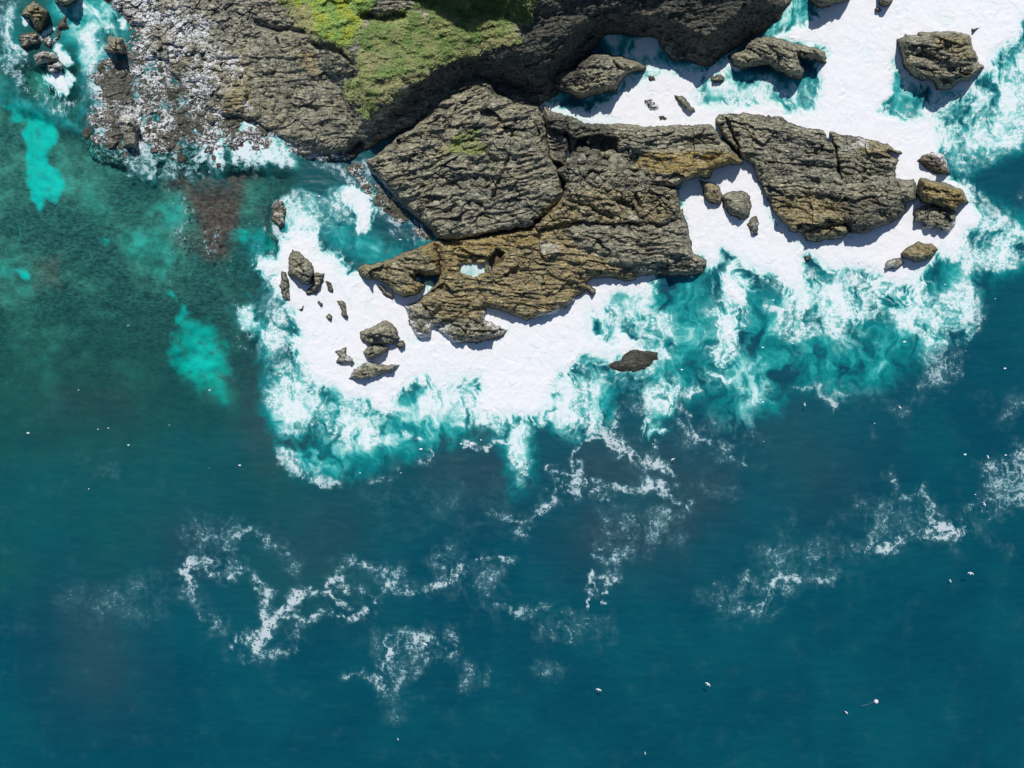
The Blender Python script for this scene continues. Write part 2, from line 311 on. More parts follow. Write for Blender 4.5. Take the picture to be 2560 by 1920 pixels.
def relief(X, Y, spec):
    ang = spec.get('ang', -6); amp = spec.get('amp', 1.0); sd_ = spec.get('seed', 1); m = spec.get('blk', 0.3); sp = spec.get('sp', 10)
    rough = 0.35 + 0.95 * sst(-.35, .4, fbm(X / 110, Y / 55, 3, sd_ + 33))
    z = 0.8 * rough * strata(X, Y, ang, sp * 1.15, sd_) + 1.0 * strata(X, Y, ang + 3, sp * 3.3, sd_ + 20, 1.3)
    z = z + 0.35 * fbm(X / 14, Y / 9, 4, sd_ + 40) + 1.25 * facets(X, Y, 62, sd_ + 50) + 0.3 * facets(X, Y, 24, sd_ + 54)
    if callable(m) or m > 0:
        if callable(m): m = m(X, Y)
        f1, f2, iv = worley((X + 6 * noise(X / 20, Y / 20, 3)) / 26, (Y + 6 * noise(X / 20, Y / 20, 5)) / 19, sd_ % 50)
        blk = iv * 1.7 - 0.8 * np.exp(-(f2 - f1) * 16) - 0.5 * f1
        f1, f2, iv = worley(X / 11 + 3, Y / 8 + 1, sd_ % 50 + 3)
        blk += 0.6 * iv - 0.3 * np.exp(-(f2 - f1) * 9)
        z = z * (1 - 0.75 * m) + blk * m
    cr = np.abs(fbm(X / 95, Y / 120, 3, sd_ + 60)); z = z - 0.9 * np.exp(-(cr / 0.006) ** 2)
    cr = np.abs(fbm(X / 40, Y / 60, 2, sd_ + 63)); z = z - 0.35 * np.exp(-(cr / 0.012) ** 2)
    return z * amp
TINTS = ('gold', 'lime', 'tan', 'pale', 'red', 'dark', 'wash')
def axis(lo, hi, step, flo, fhi):
    """samples lo..hi, fine between flo..fhi and coarser beyond"""
    core = np.arange(max(lo, flo), min(hi, fhi) + step, step); pre = []; p = core[0]; s = step
    while p > lo: s *= 1.12; p -= s; pre.append(p)
    post = []; p = core[-1]; s = step
    while p < hi: s *= 1.12; p += s; post.append(p)
    return np.array(pre[::-1] + list(core) + post, np.float32)
def rock(name, label, poly, h, wall=True, w=7, step=1.5, base=-1.6, cat='rock', mods=(), top=0.0, group=None, kind=None, zfun=None, warp=1.0, foot=0.22, **spec):
    if isinstance(poly, str): poly = P(poly)
    x0, y0, x1, y1 = box(poly, 12)
    xs = axis(x0, x1, step, -30, 2590); ys = axis(y0, y1, step, -30, 1950)
    X, Y = np.meshgrid(xs, ys)
    wx = (4.0 * noise(X / 26, Y / 26, 11) + 2.0 * noise(X / 8, Y / 8, 13)) * warp; wy = (4.0 * noise(X / 26, Y / 26, 17) + 2.0 * noise(X / 8, Y / 8, 19)) * warp
    d = sdf(poly, X + wx, Y + wy)
    rise = 1 - np.exp(-np.maximum(d, 0) / w)
    sink = spec.get('sink', 0)
    if wall:     # the side that faces the lens is a standing wall: it takes the pixels a vertical face of this height takes
        dx, dy = 1280 - X, 960 - Y; dist = np.sqrt(dx * dx + dy * dy) + 1; L = h * dist / H * 0.85 + 2
        k = L / dist; d2 = sdf(poly, X + wx + dx * k, Y + wy + dy * k)
        rise = rise * np.clip((d2 + L) / L, 0.0, 1) ** 0.8
    z = h * rise
    if zfun is not None: z = zfun(X, Y, d, z)
    z = z + top * h * fbm(X / 90, Y / 60, 3, spec.get('seed', 1) + 77) * rise
    for md in mods:
        if md[0] == 'add': dd = sdf(P(md[1]), X + wx, Y + wy); z = z + np.clip(dd * md[2], 0, abs(md[3])) * np.sign(md[3])
        elif md[0] == 'cut': dd = lined(P(md[1]), X + wx, Y + wy); z = z - md[3] * np.exp(-(dd / md[2]) ** 2)
        elif md[0] == 'dig': dd = sdf(P(md[1]), X + wx, Y + wy); t = sst(-3, 5, dd); z = z * (1 - t) + md[2] * t
    rel = relief(X, Y, spec)
    z = z + rel * np.clip(rise * 1.3, 0, 1) * (0.35 + 0.65 * sst(0, 2.5, h * np.ones_like(z)))
    if sink: z = z - sink * (1 - 0.5 * sst(420, 640, X) * sst(320, 200, Y)) - 0.75 * sst(330, 440, Y) * sst(760, 700, X) + 0.5 * fbm(X / 60, Y / 50, 3, 8)
    z = np.where(d < 0, z + d * foot, z)
    z = np.where((d > 0) & (z < 0.12) & (h > 0.8), np.where(d > 6, z, 0.12 + 0.3 * (z - 0.12)), z) if spec.get('dry', True) else z
    if spec.get('dry', True):
        for md in mods:
            if md[0] == 'dig': dd = sdf(P(md[1]), X + wx, Y + wy); z = np.where(dd > 2, np.minimum(z, md[2] + 0.2), z)
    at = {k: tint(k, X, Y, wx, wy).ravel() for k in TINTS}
    wxx, wyy = to_world(X, Y, z)
    V = np.stack([wxx.ravel(), wyy.ravel(), z.ravel()], 1); nx = len(xs)
    q = z > base; keep = q[:-1, :-1] | q[1:, :-1] | q[:-1, 1:] | q[1:, 1:]
    Fq = grid_faces(keep, nx)
    V2, F2, a2 = compact(V, Fq, at)
    cx, cy = V2[:, 0].mean(), V2[:, 1].mean()
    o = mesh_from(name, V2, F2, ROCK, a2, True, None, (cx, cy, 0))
    tag(o, label, None if kind == 'structure' else cat, group, kind)
    o['_'] = 0; del o['_']
    return o, (X, Y, z, d, at)

# ================================================================ SEA AND SEABED (painted in photo pixels, then laid out as real surfaces)
FOAMP = [  # polygon ; edge softness ; density
 ("2062,18 2130,-100 2700,-100 2700,30 2560,58 2540,110 2490,150 2505,178 2440,203 2440,230 2354,231 2300,222 2267,208 2236,150 2226,217 2205,275 2261,292 2354,295 2360,362 2348,376 2374,440 2383,451 2420,500 2300,520 2100,400 1970,330 1930,285 1990,280 2030,270 2046,220 2048,165 2060,130 1990,105 1945,92 2000,55", 9, 1.15),
 ("1345,262 1450,285 1530,232 1600,195 1656,173 1772,179 1830,160 1835,172 1790,180 1768,196 1748,225 1745,250 1780,262 1850,258 1960,265 1990,290 1900,290 1800,288 1770,320 1560,322 1440,312 1360,290", 8, 1.12),
 ("1515,80 1540,92 1600,90 1636,84 1656,121 1676,150 1740,165 1768,168 1822,136 1830,160 1650,180 1600,195 1530,236 1450,250 1400,250 1540,200 1580,182 1615,165 1526,136", 6, .25),
 ("1949,40 1978,-20 2040,-20 2068,18 2000,52 1940,92 1890,92 1920,70", 6, .3),
 ("1355,255 1420,245 1450,262 1430,290 1360,285", 6, .3),
 ("1690,440 1760,430 1890,400 1900,490 1925,532 1963,575 2010,600 2124,580 2247,540 2264,500 2421,500 2445,520 2470,547 2436,567 2412,596 2392,642 2348,640 2325,665 2305,700 2300,722 2245,722 2200,690 2146,672 2094,677 2050,668 2030,640 2004,650 2018,700 2020,758 1995,760 1960,715 1935,690 1900,700 1860,670 1847,645 1809,628 1806,650 1783,668 1766,668 1755,640 1728,640 1690,500", 8, 1.15),
 ("1824,650 1860,668 1898,700 1862,730 1846,769 1846,842 1830,871 1815,914 1812,955 1783,943 1783,914 1788,856 1797,798 1790,711 1806,683", 17, .94),
 ("2140,690 2200,690 2260,720 2300,720 2330,700 2300,740 2270,790 2230,760 2180,730", 12, .8),
 ("1468,700 1530,690 1592,690 1632,684 1632,737 1618,758 1598,748 1569,729 1540,728 1532,757 1494,790 1494,827 1530,855 1545,838 1575,828 1597,850 1592,880 1552,897 1526,920 1490,912 1470,890 1451,887 1432,943 1400,945 1388,962 1388,1018 1349,1055 1318,1047 1277,1055 1233,1037 1196,1024 1196,974 1187,945 1140,960 1090,975 1060,945 1036,960 999,988 984,1030 973,1040 924,1028 906,992 843,981 785,975 770,940 727,870 727,856 756,821 712,758 689,740 683,690 640,676 640,658 680,636 700,600 735,588 750,575 790,582 805,620 830,633 857,651 880,672 900,680 985,730 1010,760 1030,845 1110,826 1150,850 1248,840 1262,824 1232,813 1210,770 1240,772 1280,780 1318,793 1399,772 1438,748", 9, 1.15),
 ("850,470 900,462 934,480 934,520 922,572 895,578 885,540 865,510", 5, 1.0),
 ("130,118 150,112 160,125 170,140 178,156 165,165 155,150 138,130", 4, 1.1),
 ("100,188 150,180 182,190 178,230 150,245 130,222 105,205", 6, 1.1), ("110,78 135,58 130,80 102,100", 4, 1.1), ("55,42 70,45 66,62 55,60", 4, 1.),
 ("275,260 300,245 320,262 318,280 290,280 275,285", 4, 1.), ("290,35 320,40 320,75 295,80", 6, .85), ("530,330 555,315 560,380 548,405 535,380", 6, .95),
 ("600,280 640,300 660,310 700,340 640,330 600,310", 8, .8), ("1235,820 1280,786 1300,800 1270,850 1240,850", 6, 1.1),
 ("1662,960 1690,965 1690,1000 1680,1030 1664,1032", 6, 1.0), ("1620,1050 1660,1048 1668,1065 1640,1080 1618,1090 1608,1095", 8, .85), ("1400,680 1640,680 1640,700 1400,710", 6, .9),
]
LACEP = [  # broken foam
 ("-40,0 60,0 50,60 20,60 40,130 100,180 220,260 130,280 40,220 -40,120", 22, .55), ("215,150 360,140 430,180 600,290 740,330 740,400 640,430 560,440 470,420 380,400 300,420 230,390 205,320 220,250", 20, .54),
 ("470,330 620,320 740,370 730,420 600,420 480,410", 16, .86), ("200,60 300,40 330,130 260,130 200,190", 20, .45), ("230,360 500,380 560,440 420,450 250,440", 20, .48),
 ("740,400 930,405 1000,500 1090,600 1040,610 960,560 900,470 780,420", 14, .6), ("680,480 860,470 880,560 780,590 700,560", 22, .5),
 ("640,650 700,640 720,860 760,960 680,960 660,800", 16, .66), ("700,880 790,960 900,1000 960,1040 970,1110 900,1130 800,1100 700,1080 665,980", 24, .58),
 ("680,1130 720,1120 780,1190 860,1200 830,1225 760,1205 690,1160", 12, .6),
 ("1060,940 1190,930 1200,1030 1300,1060 1250,1100 1160,1060 1050,1010", 18, .62), ("1380,930 1470,930 1500,1000 1520,1070 1430,1100 1370,1050", 20, .58), ("1470,740 1600,740 1680,790 1690,880 1600,960 1480,960", 22, .55),
 ("1440,1060 1490,1010 1510,1080 1450,1095", 8, .9), ("1560,960 1700,940 1700,1020 1600,1040 1540,1000", 18, .52), ("1260,1050 1320,1060 1330,1160 1300,1220 1270,1150", 16, .5),
 ("1760,210 1920,190 2050,200 2050,280 1960,272 1780,262", 14, .5), ("2340,210 2440,220 2520,150 2600,60 2600,330 2480,400 2400,440 2350,370 2260,290", 24, .58),
 ("2400,440 2440,470 2500,520 2600,590 2600,620 2480,620 2440,560 2390,500", 14, .72), ("2400,600 2470,570 2600,600 2600,640 2480,680 2400,700", 18, .6),
 ("1990,690 2160,680 2300,740 2440,700 2430,830 2330,860 2200,800 2080,830 1990,820 1960,740", 26, .64), ("1920,760 2100,780 2160,860 2060,840 1960,860", 18, .6),
 ("1900,680 2050,660 2060,720 1960,740", 16, .6), ("2380,740 2440,750 2450,790 2420,850 2330,870 2400,800", 14, .66),
 ("2300,860 2400,840 2420,900 2380,980 2310,980", 20, .42), ("1800,900 1900,900 1950,1000 1850,1040", 20, .3), ("2120,800 2200,830 2180,900 2090,880", 20, .3),
 ("460,1300 600,1290 610,1420 560,1450 460,1420", 30, .36), ("120,1450 260,1450 420,1430 420,1540 200,1580 140,1520", 40, .24),
 ("930,1570 1140,1570 1150,1640 1080,1660 960,1760 930,1700", 22, .34), ("1140,1660 1220,1660 1220,1720 1150,1730", 24, .28), ("960,1740 1040,1750 1000,1820 970,1800", 26, .24),
 ("1100,1360 1260,1380 1260,1500 1120,1480", 34, .26), ("1500,1270 1720,1280 1700,1370 1500,1400", 34, .32), ("1880,1370 2120,1330 2120,1440 1920,1480", 50, .24), ("2120,1250 2300,1240 2330,1320 2160,1360", 30, .3),
 ("2440,1150 2600,1120 2600,1250 2460,1300", 24, .42), ("1740,1470 1920,1440 2010,1480 1920,1560 1800,1540", 34, .3), ("2300,1260 2430,1300 2560,1380 2540,1400 2380,1340", 30, .18),
 ("1320,1540 1530,1520 1530,1620 1340,1600", 30, .2), ("1320,1640 1420,1660 1400,1700 1320,1680", 24, .26), ("-40,1540 80,1540 100,1600 -40,1600", 30, .28), ("-20,1660 60,1660 60,1720 -20,1740", 30, .24), ("-20,1240 60,1250 90,1310 -20,1330", 30, .26),
 ("170,1130 300,1140 290,1190 180,1190", 26, .22), ("380,560 560,520 640,640 560,700 400,660", 36, .24), ("400,470 480,440 500,560 560,620 540,660 420,600", 20, .34), ("560,740 640,720 660,900 600,880", 22, .38),
 ("2080,960 2300,960 2280,1060 2100,1000", 40, .22), ("1640,1060 1900,1020 1900,1160 1680,1130", 40, .28), ("1700,1180 1860,1220 1840,1260 1700,1230", 24, .2), ("860,1180 1280,1180 1280,1340 900,1300", 60, .12),
]
LINES = [  # foam streaks: points ; radius ; density
 "770 1478 740 1490 722 1520 692 1540 678 1572 656 1596 632 1622;12;.95", "772 1480 800 1494 850 1500 868 1510;9;.8", "655 1540 668 1560 650 1600 620 1612 600 1590;12;.9", "640 1450 660 1480 655 1530;10;.7",
 "706 1545 760 1552 800 1536 868 1546 905 1538 925 1520 930 1500;9;.72", "455 1424 470 1446 480 1480;10;.62", "455 1424 482 1404 520 1412 540 1430 600 1428;10;.66", "470 1480 500 1530 530 1562 560 1568;18;.5",
 "560 1320 600 1335 640 1335 700 1380 740 1420;12;.44", "580 1620 620 1640 700 1636 735 1610 742 1580;11;.52", "840 1440 860 1400 900 1412 960 1420 990 1440;14;.56", "825 1460 850 1450 866 1468;12;.78",
 "950 1440 960 1458 1010 1474 1060 1470 1110 1460 1150 1440 1160 1420;10;.66", "900 1480 940 1500 960 1480;16;.44", "1090 1400 1120 1370 1110 1440;20;.4", "1180 1390 1220 1400 1280 1396;8;.6", "1150 1450 1200 1500 1220 1530;16;.34", "1230 1515 1280 1520 1330 1526 1375 1508;8;.48",
 "985 1600 972 1640 960 1680 955 1692 930 1690;11;.74", "970 1600 1010 1580 1080 1600 1130 1600 1132 1628;12;.56", "1000 1660 1060 1650 1100 1640;10;.42", "975 1690 985 1740 990 1780;20;.34", "860 1690 900 1670;8;.5",
 "1525 1095 1535 1060 1545 1040 1560 1000;9;.8", "1520 1080 1550 1130 1600 1145 1640 1160;15;.88", "1500 1090 1480 1100 1440 1120 1425 1160;6;.7", "1560 1125 1600 1135 1635 1130 1640 1115;10;.6", "1580 1150 1620 1170 1660 1170;12;.62",
 "1380 1170 1385 1200 1420 1235 1440 1235 1445 1210;9;.8", "1390 1195 1440 1180 1460 1165;7;.7", "1385 1200 1380 1240 1365 1270 1340 1290;11;.62", "1450 1190 1490 1210 1520 1220 1550 1225 1580 1215;10;.7", "1440 1200 1500 1235 1520 1240;9;.6", "1580 1225 1620 1215 1660 1225 1685 1255 1720 1262;10;.62", "1670 1185 1690 1200 1680 1240;7;.76",
 "1500 1390 1520 1410 1545 1395 1580 1370 1620 1350;14;.48", "1540 1400 1535 1440 1520 1430;9;.6", "1480 1440 1490 1480 1470 1490 1460 1500 1465 1508;6;.85", "1500 1440 1520 1460 1515 1475;7;.75", "1480 1490 1510 1505;4;.7", "1390 1570 1400 1560 1430 1575 1435 1595;5;.62", "1395 1560 1405 1535;4;.5",
 "1290 1290 1310 1310 1330 1300;9;.62", "1290 1330 1310 1340 1330 1325;10;.55", "1230 1290 1260 1300 1300 1280;10;.5", "1600 1380 1640 1365 1680 1360;8;.34",
 "1300 1050 1260 1060 1240 1100;8;.5", "1160 1110 1195 1112;5;.95", "1205 1120 1220 1128 1236 1115;5;.95", "1240 1108 1270 1112 1300 1105;5;.8", "1070 1130 1080 1150;4;.8", "1000 1080 1050 1095;4;.9", "1050 1160 1080 1150;10;.5", "920 1200 1000 1190;9;.44",
 "1700 1010 1740 1090 1760 1100;9;.62", "1620 1070 1615 1095;10;.7", "1700 1060 1720 1090 1770 1098;12;.5", "1830 1080 1880 1090;10;.4", "1815 1130 1840 1150 1860 1165;10;.46", "1740 970 1700 1000;10;.66",
 "2045 963 2050 985 2080 1000 2090 1015;8;.72", "1990 962 2020 972 2045 970;5;.66", "2090 990 2120 982;8;.5", "2310 968 2330 960 2360 965;14;.7", "2230 1020 2250 1035 2290 1000;14;.3", "2190 1090 2200 1070;8;.36",
 "2225 1190 2235 1210 2245 1240 2280 1240 2300 1225 2315 1230;8;.56", "2308 1225 2325 1260 2325 1290 2345 1305;8;.62", "2315 1235 2310 1280 2330 1300;5;.5", "2185 1380 2220 1370 2260 1345 2300 1330 2345 1310 2390 1320 2420 1335;10;.8", "2290 1345 2340 1340 2400 1338;14;.66", "2418 1300 2415 1320;3;.6", "2180 1300 2200 1280 2260 1270;10;.4", "2130 1370 2160 1375 2180 1340;14;.44", "2100 1290 2060 1340;16;.24",
 "2542 1135 2570 1150;14;.95", "2460 1155 2490 1180 2500 1200 2540 1180;8;.6", "2400 1290 2440 1260 2480 1250 2520 1230 2560 1210;12;.44", "2460 1280 2480 1270;8;.6", "2495 1135 2525 1150;5;.5", "2520 1050 2540 1010;20;.3",
 "1925 1460 1945 1448 1970 1440 1990 1430;12;.66", "1860 1440 1850 1450 1920 1462;9;.5", "1900 1500 1940 1500 1920 1475;12;.52", "1990 1440 2050 1450 2080 1440;10;.48", "1770 1490 1820 1510 1860 1530;12;.34", "1940 1400 1960 1350 1970 1280;18;.22",
 "2545 500 2560 490 2580 470;12;.3", "2400 470 2440 500 2490 540;12;.7", "2480 1000 2460 1020;14;.16", "1600 1290 1650 1320;20;.22",
 "780 1120 800 1180 700 1160;6;.3", "2290 690 2310 760 2360 800;16;.7", "1920 770 2000 780 2030 800;9;.75", "2110 770 2140 790 2180 780 2200 760;7;.7", "2440 740 2450 800 2420 840;10;.72",
 "20 60 25 90 40 120 60 142;5;1.1", "420 475 430 550 460 590;7;.5", "505 600 520 640;6;.6", "500 610 545 650 560 660;4;.4", "400 715 440 705;4;.5", "600 770 650 790;16;.6", "670 560 695 600 700 610;7;1.0", "545 340 550 400;7;1.05", "960 540 975 560;8;.5", "960 545 980 555;6;.9",
 "1230 820 1210 850;5;.7", "1468 672 1480 700;4;1.0", "1088 700 1115 690;4;1.1", "1430 880 1470 940;8;.6",
]
AERP = [ ("480,320 620,300 740,340 735,410 620,420 500,400", 18, .5), ("220,380 740,370 740,470 460,480 250,450", 26, .17),
 ("2200,200 2360,190 2440,210 2500,150 2560,80 2800,60 2800,380 2560,340 2480,400 2400,430 2350,380 2260,300", 34, .62), ("2260,190 2340,196 2320,225 2270,260 2280,300 2230,290 2230,240", 14, .58),
 ("1740,190 2060,180 2060,280 1760,270", 16, .62), ("1500,70 1640,80 1690,160 1830,130 1850,165 1640,190 1540,240 1340,250 1400,230 1530,180", 12, .80), ("1940,-20 2080,-20 2040,40 1900,100", 12, .80),
 ("2400,430 2450,500 2600,560 2600,660 2470,700 2440,780 2300,900 2200,960 2050,980 1950,950 1880,1040 1830,1060 1760,1000 1650,980 1560,980 1480,900 1450,780 1600,690 1780,680 1900,700 2050,680 2300,700 2400,600", 40, .40),
 ("1640,690 1790,690 1780,800 1760,900 1690,900 1660,800", 34, .44), ("1850,740 1960,780 1960,840 1860,930 1840,880", 28, .48), ("1980,670 2120,690 2200,740 2120,830 2000,800 1930,760", 26, .66), ("2130,690 2300,720 2440,740 2420,840 2300,870 2200,800", 24, .58),
 ("2270,730 2310,740 2380,820 2320,840 2270,800", 18, .74), ("1820,860 1960,860 1950,1010 1830,1060 1790,1000", 36, .5), ("1460,720 1640,720 1700,800 1680,900 1560,960 1440,930", 28, .6), ("1380,920 1520,940 1540,1040 1440,1100 1370,1060", 24, .62), ("1600,960 1690,960 1680,1040 1620,1060", 14, .5),
 ("670,900 760,900 900,980 1000,980 1190,940 1300,1060 1330,1180 1290,1230 1260,1100 1180,1080 1100,1110 980,1150 860,1180 760,1190 700,1120 665,1040", 34, .56), ("700,960 960,1000 970,1130 850,1120 740,1100 680,1040", 30, .66), ("960,1020 1060,1020 1060,1120 980,1140", 20, .5), ("1050,930 1190,930 1200,1010 1060,990", 16, .6),
 ("1262,1040 1320,1060 1330,1180 1290,1220", 18, .66), ("740,470 850,470 900,580 1000,600 1100,600 1050,630 900,670 850,650 780,600 700,560", 26, .36), ("690,490 800,500 800,590 730,600 700,560", 20, .55), ("800,480 870,500 860,570 800,570", 24, .22), ("1280,640 1000,580 1100,600 950,640", 10, .15),
 ("120,-30 300,-30 320,60 280,140 240,170 200,200 190,110 150,90 130,40", 26, .56), ("200,150 480,230 740,340 740,430 480,430 250,420 200,300", 34, .2), ("-20,180 130,240 230,280 210,330 60,290 -20,260", 24, .36), ("640,550 690,560 690,660 620,680 590,600", 24, .34),
 ("600,620 720,640 720,900 680,980 640,900", 24, .36), ("1000,550 1090,560 1090,600 980,590", 14, .0), ("-40,60 60,0 60,120 20,180 -40,160", 24, .3), ("580,770 680,760 670,820 600,820", 18, .5), ("2500,180 2600,160 2600,320 2500,300", 24, .56), ("2420,500 2600,560 2600,660 2420,680", 24, .5),
]
SANDP = [("5,262 60,262 120,290 140,300 150,345 118,370 125,400 150,430 156,480 140,505 118,498 100,524 84,500 70,470 55,440 68,420 60,360 60,315 30,300", 5, 1), ("443,784 477,795 527,804 544,827 564,856 572,914 569,955 579,980 575,1003 550,1012 535,985 486,970 430,930 416,871 440,827", 11, .85),
 ("414,720 436,726 450,760 480,800 500,820 445,800 440,760", 7, .7), ("30,560 42,562 58,600 50,604", 3, .6), ("45,676 78,680 76,702 50,698", 4, .8), ("0,680 50,672 50,700 0,690", 6, .5), ("232,580 262,590 275,615 240,610", 7, .5), ("60,1090 85,1095 90,1118 70,1110", 8, .7), ("230,958 272,955 268,985 238,982", 9, .5), ("540,985 566,980 570,1005 548,1015", 6, .8), ("590,570 660,570 670,650 600,650", 16, .55), ("470,540 500,700 620,720 600,600", 30, .2), ("640,580 680,572 690,625 650,632", 8, .8)]
UNDER = [("900,690 1000,690 1100,730 1250,720 1400,720 1480,670 1560,670 1640,670 1640,700 1480,760 1280,840 1100,870 1000,860 960,760", 8, 1.15),
 ("1640,470 1700,500 1760,640 1700,640 1640,560", 8, 1.15), ("1690,440 1770,400 1860,390 1900,440 1920,500 2000,560 2130,560 2260,500 2300,440 2420,470 2420,520 2200,600 2000,620 1880,500", 8, 1.15),
 ("1345,262 1340,300 1560,340 1780,340 1900,330 2000,350 2200,400 2260,420 2300,500 2330,480 2270,380 2100,300 1800,250 1500,270", 8, 1.15), ("2250,105 2420,90 2450,165 2400,195 2300,180", 6, 1.1), ("1900,100 2060,120 2060,150 1900,125", 6, 1.0)]
def paint(items, X, Y, base=None, mode='poly'):
    out = np.zeros(X.shape, np.float32) if base is None else base
    xs, ys = X[0], Y[:, 0]
    for it in items:
        if mode == 'poly': poly, soft, v = it; pts = P(poly); m = soft + 2
        else:
            a = it.split(';'); pts = P(a[0]); soft = float(a[1]); v = float(a[2]); m = soft * 2.4
        b0 = box(pts, m + 26)
        i0, i1 = np.searchsorted(xs, (b0[0], b0[2])); j0, j1 = np.searchsorted(ys, (b0[1], b0[3]))
        if i1 <= i0 or j1 <= j0: continue
        sl = (slice(j0, j1), slice(i0, i1)); x, y = XW[sl], YW[sl]
        if mode == 'poly': q = v * sst(-soft, soft, sdf(pts, x, y))
        else: dd = lined(pts, x, y); q = v * (0.62 * np.exp(-(dd / (soft * 1.0)) ** 2) + 0.40 * np.exp(-(dd / (soft * 2.3)) ** 2))
        out[sl] = np.maximum(out[sl], q)
    return out
xs = axis(-40000, 42500, 2.0, -60, 2620); ys = axis(-40000, 42000, 2.0, -60, 1980)
X, Y = np.meshgrid(xs, ys)
turb = 13 * fbm(X / 60, Y / 60, 4, 31); turb2 = 13 * fbm(X / 60, Y / 60, 4, 47)
qx = X + 60 * fbm(X / 130, Y / 130, 4, 201) + 18 * fbm(X / 34, Y / 34, 3, 205); qy = Y + 60 * fbm(X / 130, Y / 130, 4, 207) + 18 * fbm(X / 34, Y / 34, 3, 209)
wr = np.clip(1 - np.abs(fbm(qx / 30, qy / 62, 4, 211, 0.6)) * 4.2, 0, 1) ** 1.3      # thin wisps drawn out away from the shore
wm = fbm(qx / 64, qy / 90, 5, 217, 0.58)
XW = X + 0.9 * turb + 4 * noise(X / 16, Y / 16, 3); YW = Y + 0.9 * turb2 + 4 * noise(X / 16, Y / 16, 5)
F0 = paint([(p, so_ * 3.3, v * 1.04) for p, so_, v in FOAMP + UNDER], X, Y)
win = np.clip(4.4 * F0 * (1.12 - F0), 0.42 * sst(.9, 1.1, F0), 1)
Fe = F0 + (1.0 * wm + 0.42 * (wr - .35)) * win
cove = sst(-14, 10, sdf(P('1370,262 1400,225 1520,60 1650,80 1690,150 1835,130 1850,158 1770,176 1700,180 1656,172 1600,196 1530,232 1450,262'), X + .5 * turb, Y + .5 * turb2)) * (np.abs(X - 1600) < 400) if True else 0
Fe = Fe * (1 - cove) + np.minimum(Fe, .66 + .45 * wm) * cove
XW = X + 2.3 * turb + 8 * noise(X / 14, Y / 14, 3); YW = Y + 2.3 * turb2 + 8 * noise(X / 14, Y / 14, 5)
Lc = paint(LACEP, X, Y); Lc = np.where((Y > 1130) & (Lc > .04), (Lc + .06 * sst(0, .15, Lc)) * sst(-200, 500, X), Lc); Lc = paint(LINES, X, Y, Lc, 'line')
patchy = fbm(X / 34, Y / 26, 4, 61)
p2_ = fbm(X / 15 + patchy, Y / 11, 3, 66); Lc = np.clip(Lc * 0.88 + Lc * (wm * 1.6 + (wr - .3) * .6 + p2_ * 0.6) - .10 * Lc * (Y < 1150) * (Y > 560), 0, .9); Lc = np.where(Lc > .55, .55 + (Lc - .55) * .75, Lc)
Lc = np.where(Lc > 0.06, Lc, 0)
XW = X + 1.6 * turb; YW = Y + 1.6 * turb2
AE = paint([(p, so_ * 1.7, v * 1.03) for p, so_, v in AERP], X, Y); mot = fbm(X / 46, Y / 40, 5, 71, 0.6)
AE = np.clip(AE * (0.80 + 1.9 * wm + 0.28 * wr), 0, 1)
AE = np.maximum(AE, sst(0.02, 1.02, Fe)); AE = np.clip(AE + 0.16 * Lc * (AE > .12), 0, 1)
F = np.maximum(np.where(Fe > 0.98, Fe, np.clip(Fe, 0, 1) * (0.62 + .3 * wr)), Lc)
F = np.where(Fe > 0.8, np.maximum(F, sst(.8, 1.0, Fe)), F)
def blur(a, k):
    for ax in (0, 1):
        c = np.cumsum(np.pad(a, [(k + 1, k) if i == ax else (0, 0) for i in (0, 1)], mode='edge'), axis=ax, dtype=np.float64)
        a = (np.take(c, range(2 * k + 1, c.shape[ax]), ax) - np.take(c, range(0, c.shape[ax] - 2 * k - 1), ax)) / (2 * k + 1)
    return a.astype(np.float32)
CL = paint([("-600,150 200,150 210,330 400,350 640,370 730,440 740,500 690,540 640,660 640,760 680,900 660,1020 520,1080 300,1100 100,1120 -600,1150", 46, 1.0)], X, Y)
CL = CL * (0.25 + 0.70 * sst(1090, 620, Y + 60 * mot)) * (1 - 0.6 * np.clip(AE * 1.6, 0, 1))
sandhint = paint([(p, so_ * 2.6, v) for p, so_, v in SANDP], X, Y); CL = np.maximum(CL, sandhint * 0.9 * sst(1200, 850, Y) + sandhint * .35)
XW = X + 2.6 * turb; YW = Y + 2.6 * turb2
MK = paint(["230 1560 250 1680;70;.42", "1490 1170 1580 1160 1760 1220 1640 1330 1500 1330;62;.5", "1200 1080 1260 1090;30;.6", "1120 1160 1220 1180;60;.4", "640 930 650 1040 700 1130;42;.55", "1960 1100 2040 1180;90;.25", "-10 600;70;.5", "470 1350;60;.3", "740 590;30;.2", "10 40 -20 100;50;.3", "140 1000 300 1000;60;.35", "400 760 560 700 620 760;70;.25", "820 1330 760 1380;80;.3"], X, Y, None, 'line')
FL = sst(1500, 1000, Y + 200 * mot) * sst(.0, .35, 0.32 + mot + .3 * (patchy + .1)) * 0.55 + 0.9 * np.clip(AE, 0, .6); FL = np.clip(FL * sst(-100, 200, Y), 0, 1)
HU = sst(1500, 100, X) * sst(1500, 900, Y) * 0.75 + paint(["690 1180 700 1290;60;.2", "10 1420;60;.5", "290 1350;80;.3", "680 1470 840 1440;50;.3"], X, Y, None, "line"); HU = np.clip(HU * (1 + .6 * mot), 0, 1)
swell = 0.10 * fbm(X / 75, Y / 28, 4, 81) + 0.02 * noise(X / 26, Y / 12, 84)
fine = (np.abs(X - 1280) < 1400) & (np.abs(Y - 960) < 1080)
Z = np.where(fine, swell * sst(0, 1, 1 + 0 * X), 0.0) - 0.05
Z = Z * (1 - 0.6 * np.clip(F, 0, 1)) + 0.04 * np.clip(F, 0, 1)
wx, wy = to_world(X, Y, Z); nx = len(xs)
Fq = grid_faces(np.ones((len(ys) - 1, nx - 1), bool), nx)
